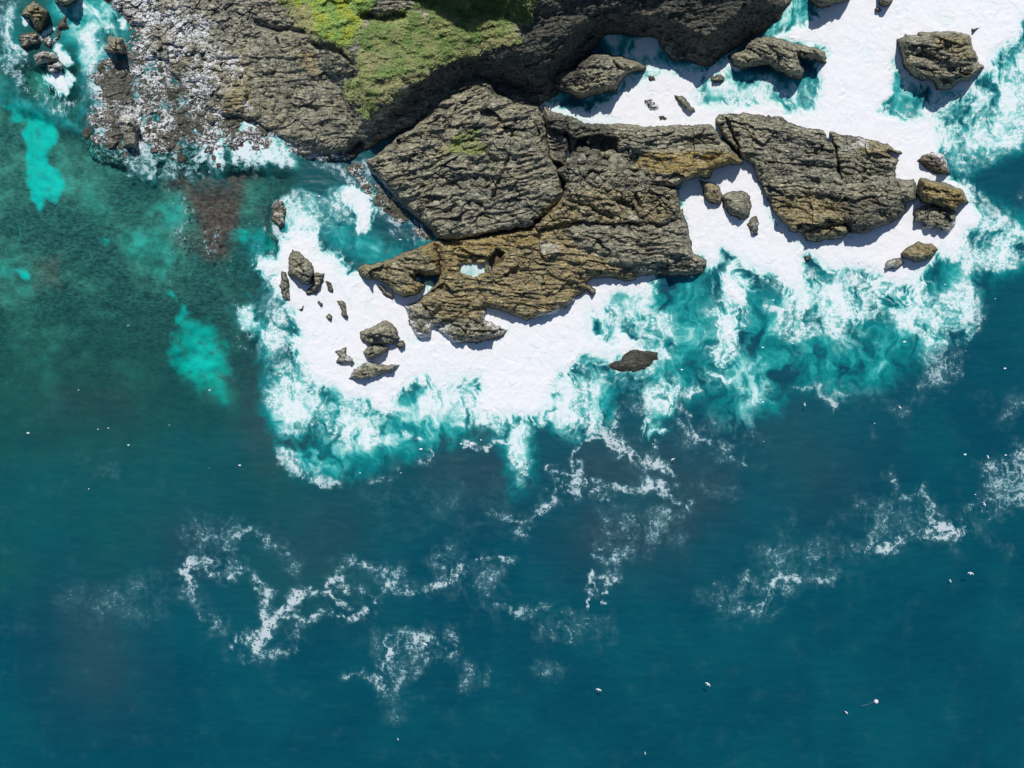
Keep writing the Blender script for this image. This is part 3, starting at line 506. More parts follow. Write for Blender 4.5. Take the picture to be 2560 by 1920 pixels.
sea = mesh_from("sea_water", np.stack([wx.ravel(), wy.ravel(), Z.ravel()], 1), Fq, SEA, {'foam': F.ravel(), 'aer': AE.ravel(), 'clear': CL.ravel(), 'hue': HU.ravel(), 'murk': MK.ravel(), 'fleck': FL.ravel()})
tag(sea, kind='structure', label="teal sea with turquoise churned water and lace foam around the rocks")
# thick surf: a raised layer of froth wherever the foam is solid
Ff = Fe + 0.08 * fbm(X / 9, Y / 9, 3, 91); q = Ff > 0.99; thin = blur(blur(np.clip((Fe - .9) * 6, 0, 1), 7), 7)
keep = q[:-1, :-1] & q[1:, :-1] & q[:-1, 1:] & q[1:, 1:] & fine[1:, 1:]
hf = sst(0.99, 1.3, Ff) * (0.04 + 0.10 * (fbm(X / 34, Y / 34, 4, 95) + 0.5)); Zf = Z + 0.006 + hf
wx, wy = to_world(X, Y, Zf)
V, Fk, at_ = compact(np.stack([wx.ravel(), wy.ravel(), Zf.ravel()], 1), grid_faces(keep, nx), {'thick': thin.ravel(), 'wisp': (wr * .5 + wm).ravel()})
fo = mesh_from("surf_foam", V, Fk, FOAM, at_); tag(fo, kind='stuff', label="thick white surf foam churning around the rocks", cat="foam")
# seabed
xb = axis(-40000, 42500, 4.0, -400, 2960); yb = axis(-40000, 42000, 5.0, -400, 2320)
Xb, Yb = np.meshgrid(xb, yb); XW = Xb + 22 * fbm(Xb / 60, Yb / 60, 5, 21); YW = Yb + 22 * fbm(Xb / 60, Yb / 60, 5, 25)
sand = paint([(p, so_ * 2.6, v) for p, so_, v in SANDP], Xb, Yb); sn = fbm(Xb / 30, Yb / 30, 5, 29, .62); sand = np.clip(sst(.22, .85, sand + .8 * sn * sst(0, .3, sand)) * (.88 + .6 * sn), 0, 1); kelp = paint([("400,380 520,360 640,350 665,430 610,470 600,560 565,640 515,645 495,560 470,490 420,470", 26, .95), ("340,340 420,380 430,440 340,400", 16, .5), ("440,560 560,600 540,640 430,620", 16, .4), ("80,650 150,640 150,720 90,720", 20, .4), ("690,500 640,520 640,760 700,720", 20, .25)], Xb, Yb)
Zb = -2.2 + 0.7 * fbm(Xb / 40, Yb / 40, 4, 27) - 7 * sst(500, 1300, Yb) - 5 * sst(700, 1100, Xb) - 4 * sst(2000, 6000, np.abs(Yb))
wx, wy = to_world(Xb, Yb, Zb)
bed = mesh_from("seabed", np.stack([wx.ravel(), wy.ravel(), Zb.ravel()], 1), grid_faces(np.ones((len(yb) - 1, len(xb) - 1), bool), len(xb)), BED, {'sand': sand.ravel(), 'kelp': kelp.ravel()})
tag(bed, kind='structure', label="kelp covered seabed with pale sand gaps")

# ================================================================ MAINLAND
MP = "735,362 742,388 800,405 870,400 960,350 1060,300 1120,250 1200,215 1260,250 1345,265 1395,235 1440,180 1480,130 1500,100 1520,80 1560,76 1600,88 1636,84 1653,121 1676,150 1694,153 1711,150 1743,162 1769,168 1789,156 1810,139 1825,132 1870,100 1890,85 1920,72 1949,49 1958,29 1978,5 1990,-40 2010,-60 2050,-150 2300,-400 2400,-900 -200,-900 -100,-500 100,-250 200,-100 255,0 300,35 322,62 345,75 352,110 360,150 400,150 430,190 470,240 530,285 600,298 650,310 700,345"
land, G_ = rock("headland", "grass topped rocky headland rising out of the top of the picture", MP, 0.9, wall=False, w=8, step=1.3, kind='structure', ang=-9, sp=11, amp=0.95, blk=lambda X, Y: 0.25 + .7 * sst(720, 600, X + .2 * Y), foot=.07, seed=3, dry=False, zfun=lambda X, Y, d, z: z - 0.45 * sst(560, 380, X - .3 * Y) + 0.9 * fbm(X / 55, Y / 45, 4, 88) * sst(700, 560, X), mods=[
 ('add', "760,385 880,385 980,330 1080,280 1200,200 1330,235 1420,120 1500,60 1640,60 1770,120 1860,70 1960,-20 1960,-900 480,-900 540,0 600,100 640,200 690,290", .026, 3.2),
 ('add', "760,-400 700,-900 1990,-900 1960,20 1860,90 1770,160 1650,100 1500,90 1440,170 1370,235 1300,228 1240,205 1180,196 1080,250 1010,290 930,335 890,330 860,235 800,170 760,80", .105, 6.2),
 ('add', "1225,168 1300,178 1360,184 1430,130 1490,60 1490,-200 1300,-200 1235,60", .07, 3.4),
 ('add', "1025,-2 1110,22 1160,38 1220,22 1300,54 1345,50 1400,-200 1000,-200", .045, 8),
 ('add', "1020,-6 1060,2 1120,14 1165,34 1220,16 1300,50 1350,50 1450,0 1650,-40 1900,-100 1900,-900 965,-900 970,-40", .050, 30),
 ('add', "1490,100 1640,90 1770,165 1870,100 1960,30 1990,-900 1400,-900 1400,0", .016, 8),
 ('add', "690,340 720,300 760,250 850,260 900,300 940,330 870,390 760,380", .05, 1.6),
 ('cut', "640,60 700,75 760,80", 8, 1.5), ('cut', "790,110 850,125 880,160 885,190", 9, 2.2), ('cut', "910,40 960,50 1010,40", 14, 3.0), ('cut', "755,262 790,275", 8, 1.2), ('cut', "850,385 900,360", 9, 1.5)])

# ================================================================ ROCKS
GR = "rocks standing in the surf"
def rk(label, poly, h, name="sea_rock", **k):
    k.setdefault('group', GR); return rock(name, label, poly, h, **k)[0]
slab = rk("large dark layered rock slab with a pointed top and a small lime green grass patch", "1175,188 1204,190 1213,200 1232,203 1240,225 1280,240 1320,252 1345,262 1360,290 1366,340 1375,390 1405,440 1410,490 1395,510 1370,540 1340,550 1340,566 1300,575 1250,580 1190,595 1150,605 1120,605 1098,600 1060,560 1010,520 975,480 950,450 925,425 915,405 940,388 1000,335 1060,292 1100,245 1150,210", 3.4, name="rock_slab", w=9, ang=-14, sp=11, amp=1.05, blk=0.08, seed=5, top=.3, step=1.3, group="connected rock ledges of the point",
 mods=[('add', "1150,240 1180,190 1240,210 1340,270 1360,420 1400,470 1340,540 1200,480 1120,330", .02, 1.6), ('cut', "1290,300 1270,400 1230,500", 4, 1.2), ('cut', "1000,520 1080,470 1200,440", 5, .7)])
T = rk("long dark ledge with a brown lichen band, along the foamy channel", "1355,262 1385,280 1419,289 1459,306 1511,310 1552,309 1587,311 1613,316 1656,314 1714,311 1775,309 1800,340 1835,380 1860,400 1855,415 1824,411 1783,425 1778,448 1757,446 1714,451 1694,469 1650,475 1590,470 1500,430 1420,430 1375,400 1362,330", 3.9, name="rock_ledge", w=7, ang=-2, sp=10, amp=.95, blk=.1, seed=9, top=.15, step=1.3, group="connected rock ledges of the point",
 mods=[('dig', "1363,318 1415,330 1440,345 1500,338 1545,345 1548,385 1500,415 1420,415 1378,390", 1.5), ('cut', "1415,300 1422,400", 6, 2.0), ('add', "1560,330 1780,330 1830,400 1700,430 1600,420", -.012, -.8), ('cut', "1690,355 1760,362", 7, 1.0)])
N = rk("tan blocky ledge topped with loose boulders beside the white foam pool", "1385,430 1420,400 1500,395 1590,435 1650,462 1690,470 1700,500 1703,530 1692,552 1650,574 1560,566 1495,566 1440,562 1400,566 1345,585 1330,565 1368,530 1408,490 1412,455", 4.2, name="rock_ledge", w=7, ang=2, sp=12, amp=1.05, blk=.65, seed=14, top=.2, step=1.3, group="connected rock ledges of the point",
 mods=[('cut', "1420,500 1480,520 1530,545", 6, 1.4), ('cut', "1540,500 1580,520 1600,545", 6, 1.5), ('cut', "1590,490 1600,520", 5, 1.5)])
Gd = rk("broad golden brown ledge sloping down to the surf, with a small tide pool", "1085,604 1120,600 1200,590 1300,572 1345,562 1400,540 1500,540 1600,548 1690,535 1708,523 1723,581 1733,633 1766,650 1762,668 1757,682 1743,690 1691,690 1630,689 1592,694 1584,704 1561,706 1529,694 1482,695 1468,709 1485,720 1492,732 1480,738 1465,726 1454,737 1442,742 1438,758 1399,780 1349,795 1318,801 1280,790 1250,778 1216,769 1213,795 1242,813 1271,824 1248,847 1190,857 1149,859 1132,853 1109,836 1083,821 1080,842 1045,847 1028,824 1019,792 1007,761 1042,755 1071,732 1091,711 1100,680 1096,640", 2.7, name="rock_ledge", w=11, ang=4, sp=10, amp=.95, blk=.12, seed=21, top=.25, step=1.3, group="connected rock ledges of the point",
 mods=[('dig', "1146,662 1160,655 1213,660 1217,682 1190,692 1165,690 1150,684", 1.55), ('dig', "1216,655 1240,620 1262,628 1255,655 1225,680", .4), ('add', "1400,565 1690,550 1720,600 1740,650 1600,680 1450,640", .05, 1.5), ('cut', "1046,840 1083,790 1110,770", 9, .9), ('cut', "1160,860 1170,820", 5, 1.2), ('cut', "1085,821 1210,770", 7, .8), ('cut', "1640,675 1760,672", 8, .8)])
XP, YP = np.meshgrid(np.arange(1134, 1232, 4.), np.arange(646, 704, 4.)); zp = 2.1 + 0.02 * noise(XP / 9, YP / 6, 2); wx, wy = to_world(XP, YP, zp)
b = NB("pool_water"); pr = b.n("BsdfPrincipled", {'Base Color': b.mix(b.ramp(b.noise(b.pos(), .8, 4), .35, .65), (0.30, 0.50, 0.50), (0.58, 0.68, 0.67)), 'Roughness': .25}); b.t.links.new(pr.outputs[0], b.out.inputs[0])
tag(mesh_from("tide_pool", np.stack([wx.ravel(), wy.ravel(), zp.ravel()], 1), grid_faces(sdf(P("1140,655 1160,648 1220,652 1226,684 1195,698 1160,697 1142,690"), XP, YP)[:-1, :-1] > 0, XP.shape[1]), b.m), kind='structure', label="pale blue tide pool in the golden brown ledge")
W = rk("golden wedge shaped rock with a yellow tip, split off the main ledge", "895,668 915,662 958,654 1002,636 1045,622 1051,613 1091,602 1099,640 1100,690 1080,694 1045,686 1040,702 1064,712 1050,732 1012,746 1000,742 985,733 970,712 945,698 918,700 897,688", 3.0, name="rock_ledge", w=6, ang=8, sp=11, amp=.9, blk=.25, seed=25, group="connected rock ledges of the point", mods=[('cut', "1030,690 1060,680 1095,690", 7, 1.4), ('cut', "958,656 970,700", 3, .8)])
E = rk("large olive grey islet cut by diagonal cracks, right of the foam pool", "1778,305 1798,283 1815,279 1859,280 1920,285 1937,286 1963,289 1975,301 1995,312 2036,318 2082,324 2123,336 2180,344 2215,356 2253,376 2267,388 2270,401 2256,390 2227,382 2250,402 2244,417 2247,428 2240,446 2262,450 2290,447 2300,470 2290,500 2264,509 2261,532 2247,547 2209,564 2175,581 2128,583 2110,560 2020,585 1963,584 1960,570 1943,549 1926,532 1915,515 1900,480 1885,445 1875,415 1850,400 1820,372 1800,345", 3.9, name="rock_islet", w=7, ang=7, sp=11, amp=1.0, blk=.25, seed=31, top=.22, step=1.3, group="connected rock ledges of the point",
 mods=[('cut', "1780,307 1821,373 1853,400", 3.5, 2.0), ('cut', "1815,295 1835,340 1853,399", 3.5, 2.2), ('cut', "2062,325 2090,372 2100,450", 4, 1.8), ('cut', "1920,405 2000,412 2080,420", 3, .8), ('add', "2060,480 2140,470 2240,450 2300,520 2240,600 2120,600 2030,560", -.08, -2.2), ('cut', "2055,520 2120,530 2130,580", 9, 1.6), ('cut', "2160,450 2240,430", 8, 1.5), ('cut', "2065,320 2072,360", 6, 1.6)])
rk("golden topped layered rock at the right end of the islet", "2302,446 2325,448 2383,463 2409,477 2423,506 2400,515 2396,532 2370,524 2330,514 2300,507 2286,480", 3.6, w=5, ang=12, sp=9, blk=.1, seed=33, name="rock_block")
rk("broken brown rock half washed by foam below the golden topped block", "2305,515 2334,513 2389,536 2386,561 2371,587 2345,572 2299,575 2313,558 2286,557 2286,529", 1.6, w=5, ang=20, blk=.7, seed=34)
rk("rounded oval olive rock with a dark undercut at the lower edge of the islet", "2003,578 2030,566 2065,558 2099,554 2121,567 2126,583 2105,596 2070,600 2013,606", 2.6, w=8, ang=4, blk=.2, amp=.7, seed=35)
rk("low dark rib beside the oval rock under the islet", "2122,567 2160,566 2209,564 2175,580 2128,585", 1.0, w=5, seed=36)
rk("big angular dark rock alone in the white foam at top right", "2240,98 2261,93 2263,88 2293,87 2296,80 2368,78 2426,87 2428,101 2434,127 2446,142 2441,153 2460,168 2441,188 2423,203 2400,203 2377,222 2340,226 2325,200 2302,203 2273,190 2256,156 2247,124", 3.8, w=6, ang=10, sp=10, blk=.2, amp=1.1, seed=38, top=.15, mods=[('add', "2262,100 2430,90 2450,150 2400,190 2340,150", .03, 1.4), ('cut', "2262,120 2330,150 2360,200", 10, .8)])
rk("long ridged brown rock with a hooked arm at the mouth of the shaded gully", "1821,139 1853,127 1876,98 1890,93 1937,91 1978,107 2007,113 2044,119 2062,130 2067,159 2041,156 2033,150 2004,146 1997,137 2002,155 2013,179 2004,200 1978,197 1937,176 1920,163 1888,166 1859,174 1835,165 1824,150", 3.6, w=6, ang=14, blk=.35, seed=40, top=.2)
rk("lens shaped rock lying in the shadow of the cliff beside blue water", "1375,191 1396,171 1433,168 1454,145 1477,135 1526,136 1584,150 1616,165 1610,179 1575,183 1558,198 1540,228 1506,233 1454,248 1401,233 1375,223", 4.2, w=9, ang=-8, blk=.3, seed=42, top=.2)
rk("rough dark rock running off the top edge by the foam gully", "2020,-60 2140,-60 2128,-4 2100,8 2075,16 2060,21 2040,18 2026,4", 3, w=6, seed=43)
rk("small dark rock cut by the top edge, ringed by white foam", "2192,-30 2232,-30 2232,3 2221,17 2206,19 2195,10", 1.6, w=5, seed=44, blk=.5)
rk("smallest dark stone under the rock at the top edge", "2187,20 2196,17 2204,26 2198,30 2188,28", .7, w=3, seed=45)
rk("tiny flat dark rock above the big angular rock", "2426,70 2440,69 2450,71 2444,74 2436,79 2428,77", .7, w=3, seed=46)
rk("brown wave washed rock off the tip of the islet", "2290,405 2308,388 2331,379 2354,385 2366,405 2374,434 2360,437 2337,434 2308,419", 1.5, w=7, ang=15, blk=.4, seed=47)
rk("flat yellow green topped rock alone in the foam below the islet", "2251,635 2270,616 2293,606 2325,610 2344,622 2333,642 2311,654 2293,657 2261,647", 2.6, w=5, ang=3, blk=.4, amp=.6, seed=48)
rk("rough olive rock just left of the flat yellow green one", "2212,655 2230,645 2253,645 2264,659 2244,672 2209,675", 1.3, w=5, blk=.5, seed=49)
rk("upright olive rock at the left of the white pool", "1749,451 1772,453 1795,463 1809,490 1804,508 1793,514 1772,509 1757,492", 2.4, w=7, ang=60, blk=.1, amp=.6, seed=50)
rk("rounded dark green boulder in the middle of the white pool", "1803,490 1821,479 1835,474 1859,476 1876,493 1879,512 1873,541 1860,549 1846,548 1821,538 1808,520", 3.0, w=12, ang=20, blk=.0, amp=.5, seed=51)
rk("small foam streaked rock below the rounded boulder in the pool", "1890,538 1898,555 1896,587 1879,587 1867,564 1876,544", 1.2, w=6, blk=.6, seed=52)
rk("small rock under the cliff where the channel foam is brightest", "1775,190 1800,188 1812,198 1808,208 1790,204 1776,200", .9, w=5, seed=53)
rk("slanting grey rock awash in the channel foam", "1684,236 1706,240 1722,255 1737,270 1738,283 1720,278 1700,262", .9, w=6, ang=45, seed=54, blk=.3)
rk("speckled half drowned rock left of the slanting one", "1610,248 1628,250 1642,262 1648,276 1626,280 1614,268", .45, w=6, blk=.9, seed=55)
rk("little round stone at the shadow line of the channel", "1622,192 1636,192 1640,202 1628,207 1620,200", .6, w=4, seed=56)
rk("low broken stone near the ledge in the channel foam", "1645,290 1660,290 1668,300 1650,304", .4, w=4, blk=.8, seed=57)
rk("tall cracked rock in the left foam field", "730,625 750,628 762,645 782,659 784,682 779,709 767,711 741,700 722,687 721,645", 2.4, w=6, ang=30, blk=.4, seed=60)
rk("slanted rock leaning against the tall cracked one", "782,682 811,685 811,703 790,735 764,737 766,728 779,712", 1.5, w=5, ang=-40, blk=.2, seed=61)
rk("narrow vertical rib along the left foam edge", "698,711 704,682 715,680 722,697 724,735 727,752 709,752 704,729", 1.1, w=5, ang=80, blk=.5, seed=62)
rk("crumbled stones right of the slanted rock", "811,697 826,704 834,729 824,728 814,712", .7, w=4, blk=.9, seed=63)
rk("small upright rock standing alone in left foam", "841,749 857,752 866,769 871,795 856,791 848,768", 1.2, w=4, ang=75, seed=64)
rk("tiny dark stone between the cracked and the upright rocks", "792,760 798,753 806,763 798,767", .5, w=3, seed=65)
rk("foam covered stone left of the upright rock", "814,790 824,782 832,792 824,798", .5, w=3, seed=66, blk=.8)
rk("thin dark sliver low in the left foam", "742,774 756,766 763,764 754,776", .5, w=3, seed=67)
rk("rounded layered rock topping the lower left cluster", "898,833 915,821 947,812 961,800 979,803 993,827 999,849 984,858 950,862 918,859 902,850", 3.0, w=7, ang=-8, blk=.2, seed=68)
rk("middle ledge of the lower left cluster above a blue foam shadow", "909,879 922,862 944,857 973,868 967,884 940,893 929,900 912,894", 2.2, w=5, ang=-14, seed=69)
rk("small dark knob at the right of the lower left cluster", "988,859 1007,850 1016,865 1000,873", .9, w=4, blk=.5, seed=70)
rk("dark jagged rock at the left of the lower left cluster", "838,880 866,868 868,885 882,897 889,913 869,911 838,908 848,892", 1.0, w=5, ang=25, blk=.5, seed=71)
rk("long brown rock at the foot of the lower left cluster", "869,946 886,923 924,903 950,910 1002,912 981,928 944,940 895,950", 1.5, w=5, ang=-18, blk=.2, seed=72)
rk("dark low rock along the nose of the golden wedge", "941,711 958,717 975,732 986,742 981,751 964,741 948,726", .9, w=4, ang=40, seed=73)
rk("brown submerged looking rock left of the lagoon, seen end on", "675,518 695,497 709,503 714,530 712,561 701,572 680,548", .9, w=6, ang=70, blk=.6, seed=74)
rk("olive stone at the lagoon's right edge", "955,507 970,503 982,512 980,525 964,524", .8, w=5, seed=75)
rk("dark half drowned rock under the foam knot in the lower middle", "1520,911 1552,897 1575,874 1598,873 1642,882 1645,897 1627,915 1592,929 1558,929 1526,921", .5, w=9, blk=.5, amp=.6, seed=76)
rk("small dark rock speck by the white plume", "2008,640 2018,636 2026,646 2014,652", .5, w=3, seed=77)
# upper left
rk("olive brown rock with a dark side at top left", "55,38 66,17 84,3 101,10 121,30 124,46 116,58 107,79 93,79 81,58 75,43", 3.0, w=6, ang=15, blk=.4, seed=80)
rk("olive rock cut by the top edge over turquoise water", "135,-40 210,-40 190,4 185,10 172,19 153,17 140,7", 2.6, w=5, blk=.3, seed=81)
rk("grey brown rock with foam on both sides, under the top left rock", "46,86 70,82 95,80 107,101 90,112 75,116 55,121 48,104", .9, w=6, blk=.6, seed=82)
rk("small brown rock touching the turquoise channel", "104,92 125,90 136,106 125,118 108,112", .8, w=5, seed=83)
rk("wide dark rock in the middle of the left foam ring", "84,139 113,124 136,133 148,145 140,158 116,158 90,166", 1.3, w=5, ang=12, blk=.4, seed=84)
rk("round dark rock at the bottom of the left foam ring", "119,160 150,153 159,171 139,186 122,181", 1.2, w=5, blk=.5, seed=85)
rk("striped brown rock at the edge of the pale water", "260,124 272,90 290,92 307,93 315,116 313,136 284,138", 2.6, w=5, ang=4, sp=8, blk=.1, seed=86)
rk("smooth grey boulder next to the foam patch near the top", "318,52 341,40 359,52 347,64 327,62", 1.6, w=6, ang=10, blk=0, amp=.4, seed=87)
rk("brown layered rock standing in the lacy wash", "290,300 305,283 335,285 346,310 347,345 342,372 308,370 306,340", 1.5, w=6, ang=4, blk=.1, seed=88)
rk("reddish flat rock beside the brown layered one", "266,340 290,345 300,356 285,372 268,378", .5, w=5, blk=.4, seed=89)
rk("low broad olive mound between the wash and the headland", "530,235 560,212 620,203 630,240 615,272 560,276", 1.7, w=10, ang=-14, sp=8, blk=.05, amp=.7, seed=90)
rk("dark rock slanting through the wash", "128,128 150,50 165,40 170,70 155,75", .5, w=5, seed=91, blk=.5)
reef, RF = rock("rock_reef", "jumbled low reef of grey stones awash with lacy foam at upper left", "215,150 262,140 300,140 322,40 392,60 400,130 440,130 470,170 510,220 560,255 620,268 680,290 750,325 770,395 915,403 950,445 1010,515 1070,575 1096,604 1040,600 960,560 900,480 850,430 740,400 700,440 640,430 560,440 470,430 380,410 300,420 230,390 205,320 220,250 205,200", .42, wall=False, w=14, step=1.4, amp=.75, blk=.85, seed=95, dry=False, base=-.9, foot=.05, top=0, sink=.5)
# single boulders lying on the ledges
rng2 = random.Random(5)
def boulder(x, y, r, z0, label, group=None, sq=.8, seed=0):
    pts = []; n = 9; a0 = rng2.random() * 6
    for i in range(n):
        a = a0 + i * 2 * math.pi / n; rr = r * (0.8 + 0.4 * rng2.random()); pts.append((x + rr * math.cos(a), y + rr * sq * math.sin(a)))
    return pts
def boulder_mesh(seed):
    r_ = np.random.RandomState(seed); n, m = 18, 11; V = []; 
    planes = r_.randn(13, 3); planes /= np.linalg.norm(planes, axis=1)[:, None]; dist = 0.72 + 0.3 * r_.rand(13)
    for j in range(m + 1):
        th = math.pi * j / m
        for i in range(n):
            ph = 2 * math.pi * i / n; d = np.array([math.sin(th) * math.cos(ph), math.sin(th) * math.sin(ph), math.cos(th)])
            t = 1.15; dp = planes @ d
            for q, dd in zip(dp, dist):
                if q > 0.05: t = min(t, dd / q)
            V.append(d * t * (1, .8, .62))
    Fc = [(j * n + i, (j + 1) * n + i, (j + 1) * n + (i + 1) % n, j * n + (i + 1) % n) for j in range(m) for i in range(n)]
    return np.array(V), np.array(Fc)
protos = [boulder_mesh(s) for s in range(7)]
def put_boulder(x, y, r, z, label, group, name="boulder"):
    V, Fc = protos[rng2.randrange(7)]; wx_, wy_ = to_world(x, y, z); s_ = r * S * 1.05
    key = id(V); me = bmesh_cache.get(key)
    if me is None:
        o = mesh_from(name, V, Fc, ROCK, {k: np.zeros(len(V)) for k in TINTS}, False); bmesh_cache[key] = o.data
    else:
        o = bpy.data.objects.new(name, me); COL.objects.link(o)
    o.location = (wx_, wy_, z); o.scale = (s_, s_, s_); o.rotation_euler = (rng2.uniform(-.3, .3), rng2.uniform(-.3, .3), rng2.random() * 6.3)
    return tag(o, label, 'boulder', group)
bmesh_cache = {}
BG = "loose boulders lying on the ledge by the foam pool"
for x, y, r, z, l in [(1545, 408, 26, 4.4, "largest grey boulder on the ledge beside the foam pool"), (1527, 385, 15, 3.4, "upright boulder behind the largest one on the ledge"), (1507, 408, 13, 4.3, "rounded grey boulder left of the largest boulder"), (1482, 400, 14, 4.6, "yellowish boulder at the end of the boulder row"), (1455, 396, 13, 4.6, "flat boulder leaning over the dark recess"), (1601, 446, 19, 4.4, "golden cube shaped boulder by the brown lichen band"), (1568, 432, 12, 4.6, "small boulder between the golden cube and the largest boulder"), (1620, 455, 9, 4.2, "small pale stone right of the golden cube boulder"), (1425, 402, 9, 4.3, "small stone at the left end of the boulder row"), (1650, 462, 8, 3.6, "small stone near the pool's upper corner"), (1508, 386, 7, 3.2, "tiny stone wedged at the foot of the upright boulder")]:
    put_boulder(x, y, r, z, l, BG)
Xr, Yr, Zr, dr, _ = RF; Xl, Yl, Zl, dl, _ = G_
def zat(XX, YY, ZZ, x, y):
    i = min(len(XX[0]) - 1, np.searchsorted(XX[0], x)); j = min(len(YY) - 1, np.searchsorted(YY[:, 0], y)); return float(ZZ[j, i])
k = 0
while k < 70:
    x = rng2.uniform(215, 740); y = rng2.uniform(0, 430)
    if y < 330 - (x - 215) * .0 and x < 330 and y < 140: continue
    zr = zat(Xr, Yr, Zr, x, y) if y > 140 else -9
    zl = zat(Xl, Yl, Zl, x, y); z = max(zr, zl)
    if z < -.5 or z > 3.2: continue
    r = rng2.choice((5, 6, 7, 8, 10, 12)); k += 1
    put_boulder(x, y, r, max(z, 0) - .1, "grey wave worn boulder scattered among the foam laced stones at upper left", "boulders scattered over the upper left reef")

# ================================================================ GRASS ON THE HEADLAND (tufts)
rr = np.random.RandomState(11)
wxx = 4.0 * noise(Xl / 26, Yl / 26, 11); wyy = 4.0 * noise(Xl / 26, Yl / 26, 17)
m = tint('lime', Xl, Yl, wxx, wyy); ylw = np.zeros_like(m); 
d = sdf(P("690,-400 945,-400 942,0 925,28 900,75 870,112 830,108 790,90 760,40 720,0"), Xl + wxx * 2, Yl + wyy * 2); ylw = sst(-10, 12, d)
dryv = tint('tan', Xl, Yl, wxx, wyy)
clump = sst(-.25, .15, fbm(Xl / 16, Yl / 12, 4, 15)); rag = sst(.15, .6, np.maximum(m, .9 * dryv) + .5 * fbm(Xl / 22, Yl / 18, 4, 16)); prob = np.clip(np.maximum(m, .9 * dryv) * (0.2 + clump) * rag, 0, 1)
prob = np.where((Yl > -120) & (Xl > 600) & (Xl < 1420), prob, 0); pr_ = prob.ravel() / prob.sum()
nb = 100000; idx = rr.choice(prob.size, nb, p=pr_)
bx = Xl.ravel()[idx] + rr.rand(nb) * 1.3; by = Yl.ravel()[idx] + rr.rand(nb) * 1.3; bz = Zl.ravel()[idx] - .05
wx, wy = to_world(bx, by, bz); ang = rr.normal(-2.2, 0.9, nb); ln = 0.28 + 0.42 * rr.rand(nb); wd = 0.05 + 0.07 * rr.rand(nb); up = 0.45 + 0.5 * rr.rand(nb)
ca, sa = np.cos(ang), np.sin(ang)
base_ = np.stack([wx, wy, bz], 1); side = np.stack([-sa * wd, ca * wd, 0 * wd], 1); tip = base_ + np.stack([ca * ln * .8, sa * ln * .8, ln * up], 1)
V = np.stack([base_ - side, base_ + side, tip], 1).reshape(-1, 3)
rep = lambda a: np.repeat(a.astype(np.float32), 3)
g = mesh_from("grass", V, np.arange(nb * 3).reshape(-1, 3), GRASS, {'lime': rep(ylw.ravel()[idx]), 'dry': rep(dryv.ravel()[idx]), 'rnd': rep(rr.rand(nb))}, False)
tag(g, kind='stuff', label="green and straw coloured grass draped over the headland", cat="grass")

# ================================================================ GULLS AND BUOY
WHITE = plain("white_feathers", (0.85, 0.85, 0.84), .7); GREY = plain("grey_feathers", (0.45, 0.47, 0.5), .7); BEAK = plain("yellow_beak", (.7, .45, .05), .5)
def loft(secs, n=10):
    V = []; Fc = []
    for (x, y, z, ry, rz) in secs:
        for i in range(n): a = 2 * math.pi * i / n; V.append((x, y + ry * math.cos(a), z + rz * math.sin(a)))
    for j in range(len(secs) - 1):
        for i in range(n): Fc.append((j * n + i, j * n + (i + 1) % n, (j + 1) * n + (i + 1) % n, (j + 1) * n + i))
    return V, Fc
def gull(px_, py_, z, rz, s, label, flap=.25, fold=1.0, group="white gulls over the open water"):
    e = bpy.data.objects.new("gull", None); COL.objects.link(e); x, y = to_world(px_, py_, z); e.location = (x, y, z); e.rotation_euler = (0, 0, rz); e.scale = (s, s, s)
    tag(e, label, 'bird', group)
    V, Fc = loft([(.30, 0, .03, .004, .004), (.27, 0, .035, .03, .03), (.22, 0, .04, .045, .045), (.16, 0, .02, .05, .05), (.06, 0, 0, .085, .08), (-.06, 0, 0, .085, .075), (-.2, 0, .01, .05, .04), (-.27, 0, .015, .06, .012), (-.38, 0, .015, .085, .006)])
    mesh_from("body", V, Fc, WHITE, None, True, e)
    V, Fc = loft([(.29, 0, .03, .014, .014), (.33, 0, .025, .009, .01), (.355, 0, .015, .002, .003)], 6); mesh_from("beak", V, Fc, BEAK, None, True, e)
    for sd_ in (1, -1):
        prof = [(0.05, .14, -.08, .0), (.22, .19, -.05, flap * .25), (.42, .17, -.01, flap * .35), (.55, .06, -.13, flap * .28), (.68 * fold, -.12, -.22, flap * .1)]
        V = []; Fc = []
        for (yy, xf, xb, zz) in prof:
            V += [(xf, sd_ * yy, zz + .012), (xb, sd_ * yy, zz + .012), (xb, sd_ * yy, zz - .006), (xf, sd_ * yy, zz - .006)]
        for j in range(len(prof) - 1):
            for i in range(4): Fc.append((j * 4 + i, j * 4 + (i + 1) % 4, j * 4 + 4 + (i + 1) % 4, j * 4 + 4 + i))
        n0 = (len(prof) - 1) * 4; Fc.append((n0, n0 + 1, n0 + 2, n0 + 3))
        mesh_from("wing", V, Fc, WHITE if s > 0 else GREY, None, False, e)
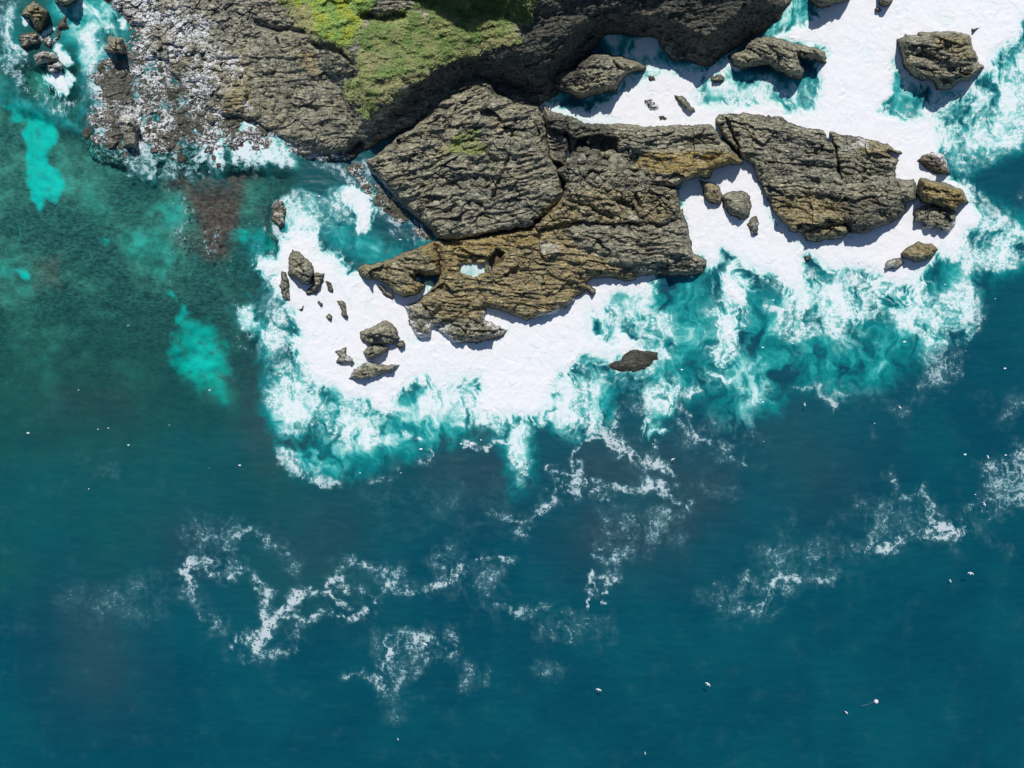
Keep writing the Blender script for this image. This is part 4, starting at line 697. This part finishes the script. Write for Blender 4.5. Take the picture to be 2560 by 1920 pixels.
for a in [(1497, 1724, 9, 1.25, 1.15, "white gull flying low, the left one of the pair over dark water below centre"), (1770, 1710, 12, .9, 1.2, "white gull with raised wings, the right one of the pair below centre"),
          (2427, 1433, 10, 1.3, 1.2, "white gull gliding over dark water near the right edge"), (2376, 1452, 3, .4, .7, "small white gull just left of the gliding gull near the right edge"),
          (2116, 1781, 2, .8, .8, "small white gull left below the pale pink buoy"), (1063, 1610, 8, 1.0, 1.0, "white gull over the thin foam patch in the lower middle"),
          (2461, 1260, 6, .5, .9, "white gull between the two foam streaks at right"), (2470, 1142, 6, .4, .8, "white gull above the foam streak at the right edge"),
          (1682, 1148, 5, 2.0, .85, "white gull beside the foam swirl in the middle of the picture"), (2250, 1018, 5, .6, .8, "white gull over open water under the foamy right rocks"),
           (2012, 1011, 5, .2, .75, "white gull just below the foam thread on the right"),
           (1613, 1883, 2, .2, .6, "faint small gull near the bottom edge"), (995, 1848, 2, .3, .55, "faint white gull low at the bottom left of centre"),
           ]:
    a = list(a); a[2] *= .3; a[4] *= .72; gull(*a)
e = bpy.data.objects.new("buoy", None); COL.objects.link(e); x, y = to_world(2191, 1754, .2); e.location = (x, y, .1); tag(e, "pale pink round buoy trailing a thin rope on dark water at lower right", "buoy")
V = []; n, m_ = 24, 14
for j in range(m_ + 1):
    for i in range(n): th = math.pi * j / m_; ph = 2 * math.pi * i / n; V.append((.42 * math.sin(th) * math.cos(ph), .42 * math.sin(th) * math.sin(ph), .42 * math.cos(th)))
Fc = [(j * n + i, (j + 1) * n + i, (j + 1) * n + (i + 1) % n, j * n + (i + 1) % n) for j in range(m_) for i in range(n)]
mesh_from("float", V, Fc, plain("pale_pink_plastic", (.85, .66, .72), .35), None, True, e)
V, Fc = loft([(-.05, 0, .38, .08, .02), (0.0, 0, .5, .09, .03), (.05, 0, .38, .08, .02)], 10); mesh_from("ring", V, Fc, plain("dark_red_plastic", (.5, .12, .15), .4), None, True, e)
secs = [(-.3 - 2.7 * t, -.02 - .95 * t + .08 * math.sin(t * 9), -.02 + .06, 0.011, .012) for t in np.linspace(0, 1, 16)]
V, Fc = loft(secs, 6); mesh_from("rope", V, Fc, plain("grey_rope", (.35, .4, .4), .8), None, True, e)
for o in COL.objects:
    if o.type == 'MESH' and o.data.materials: pass
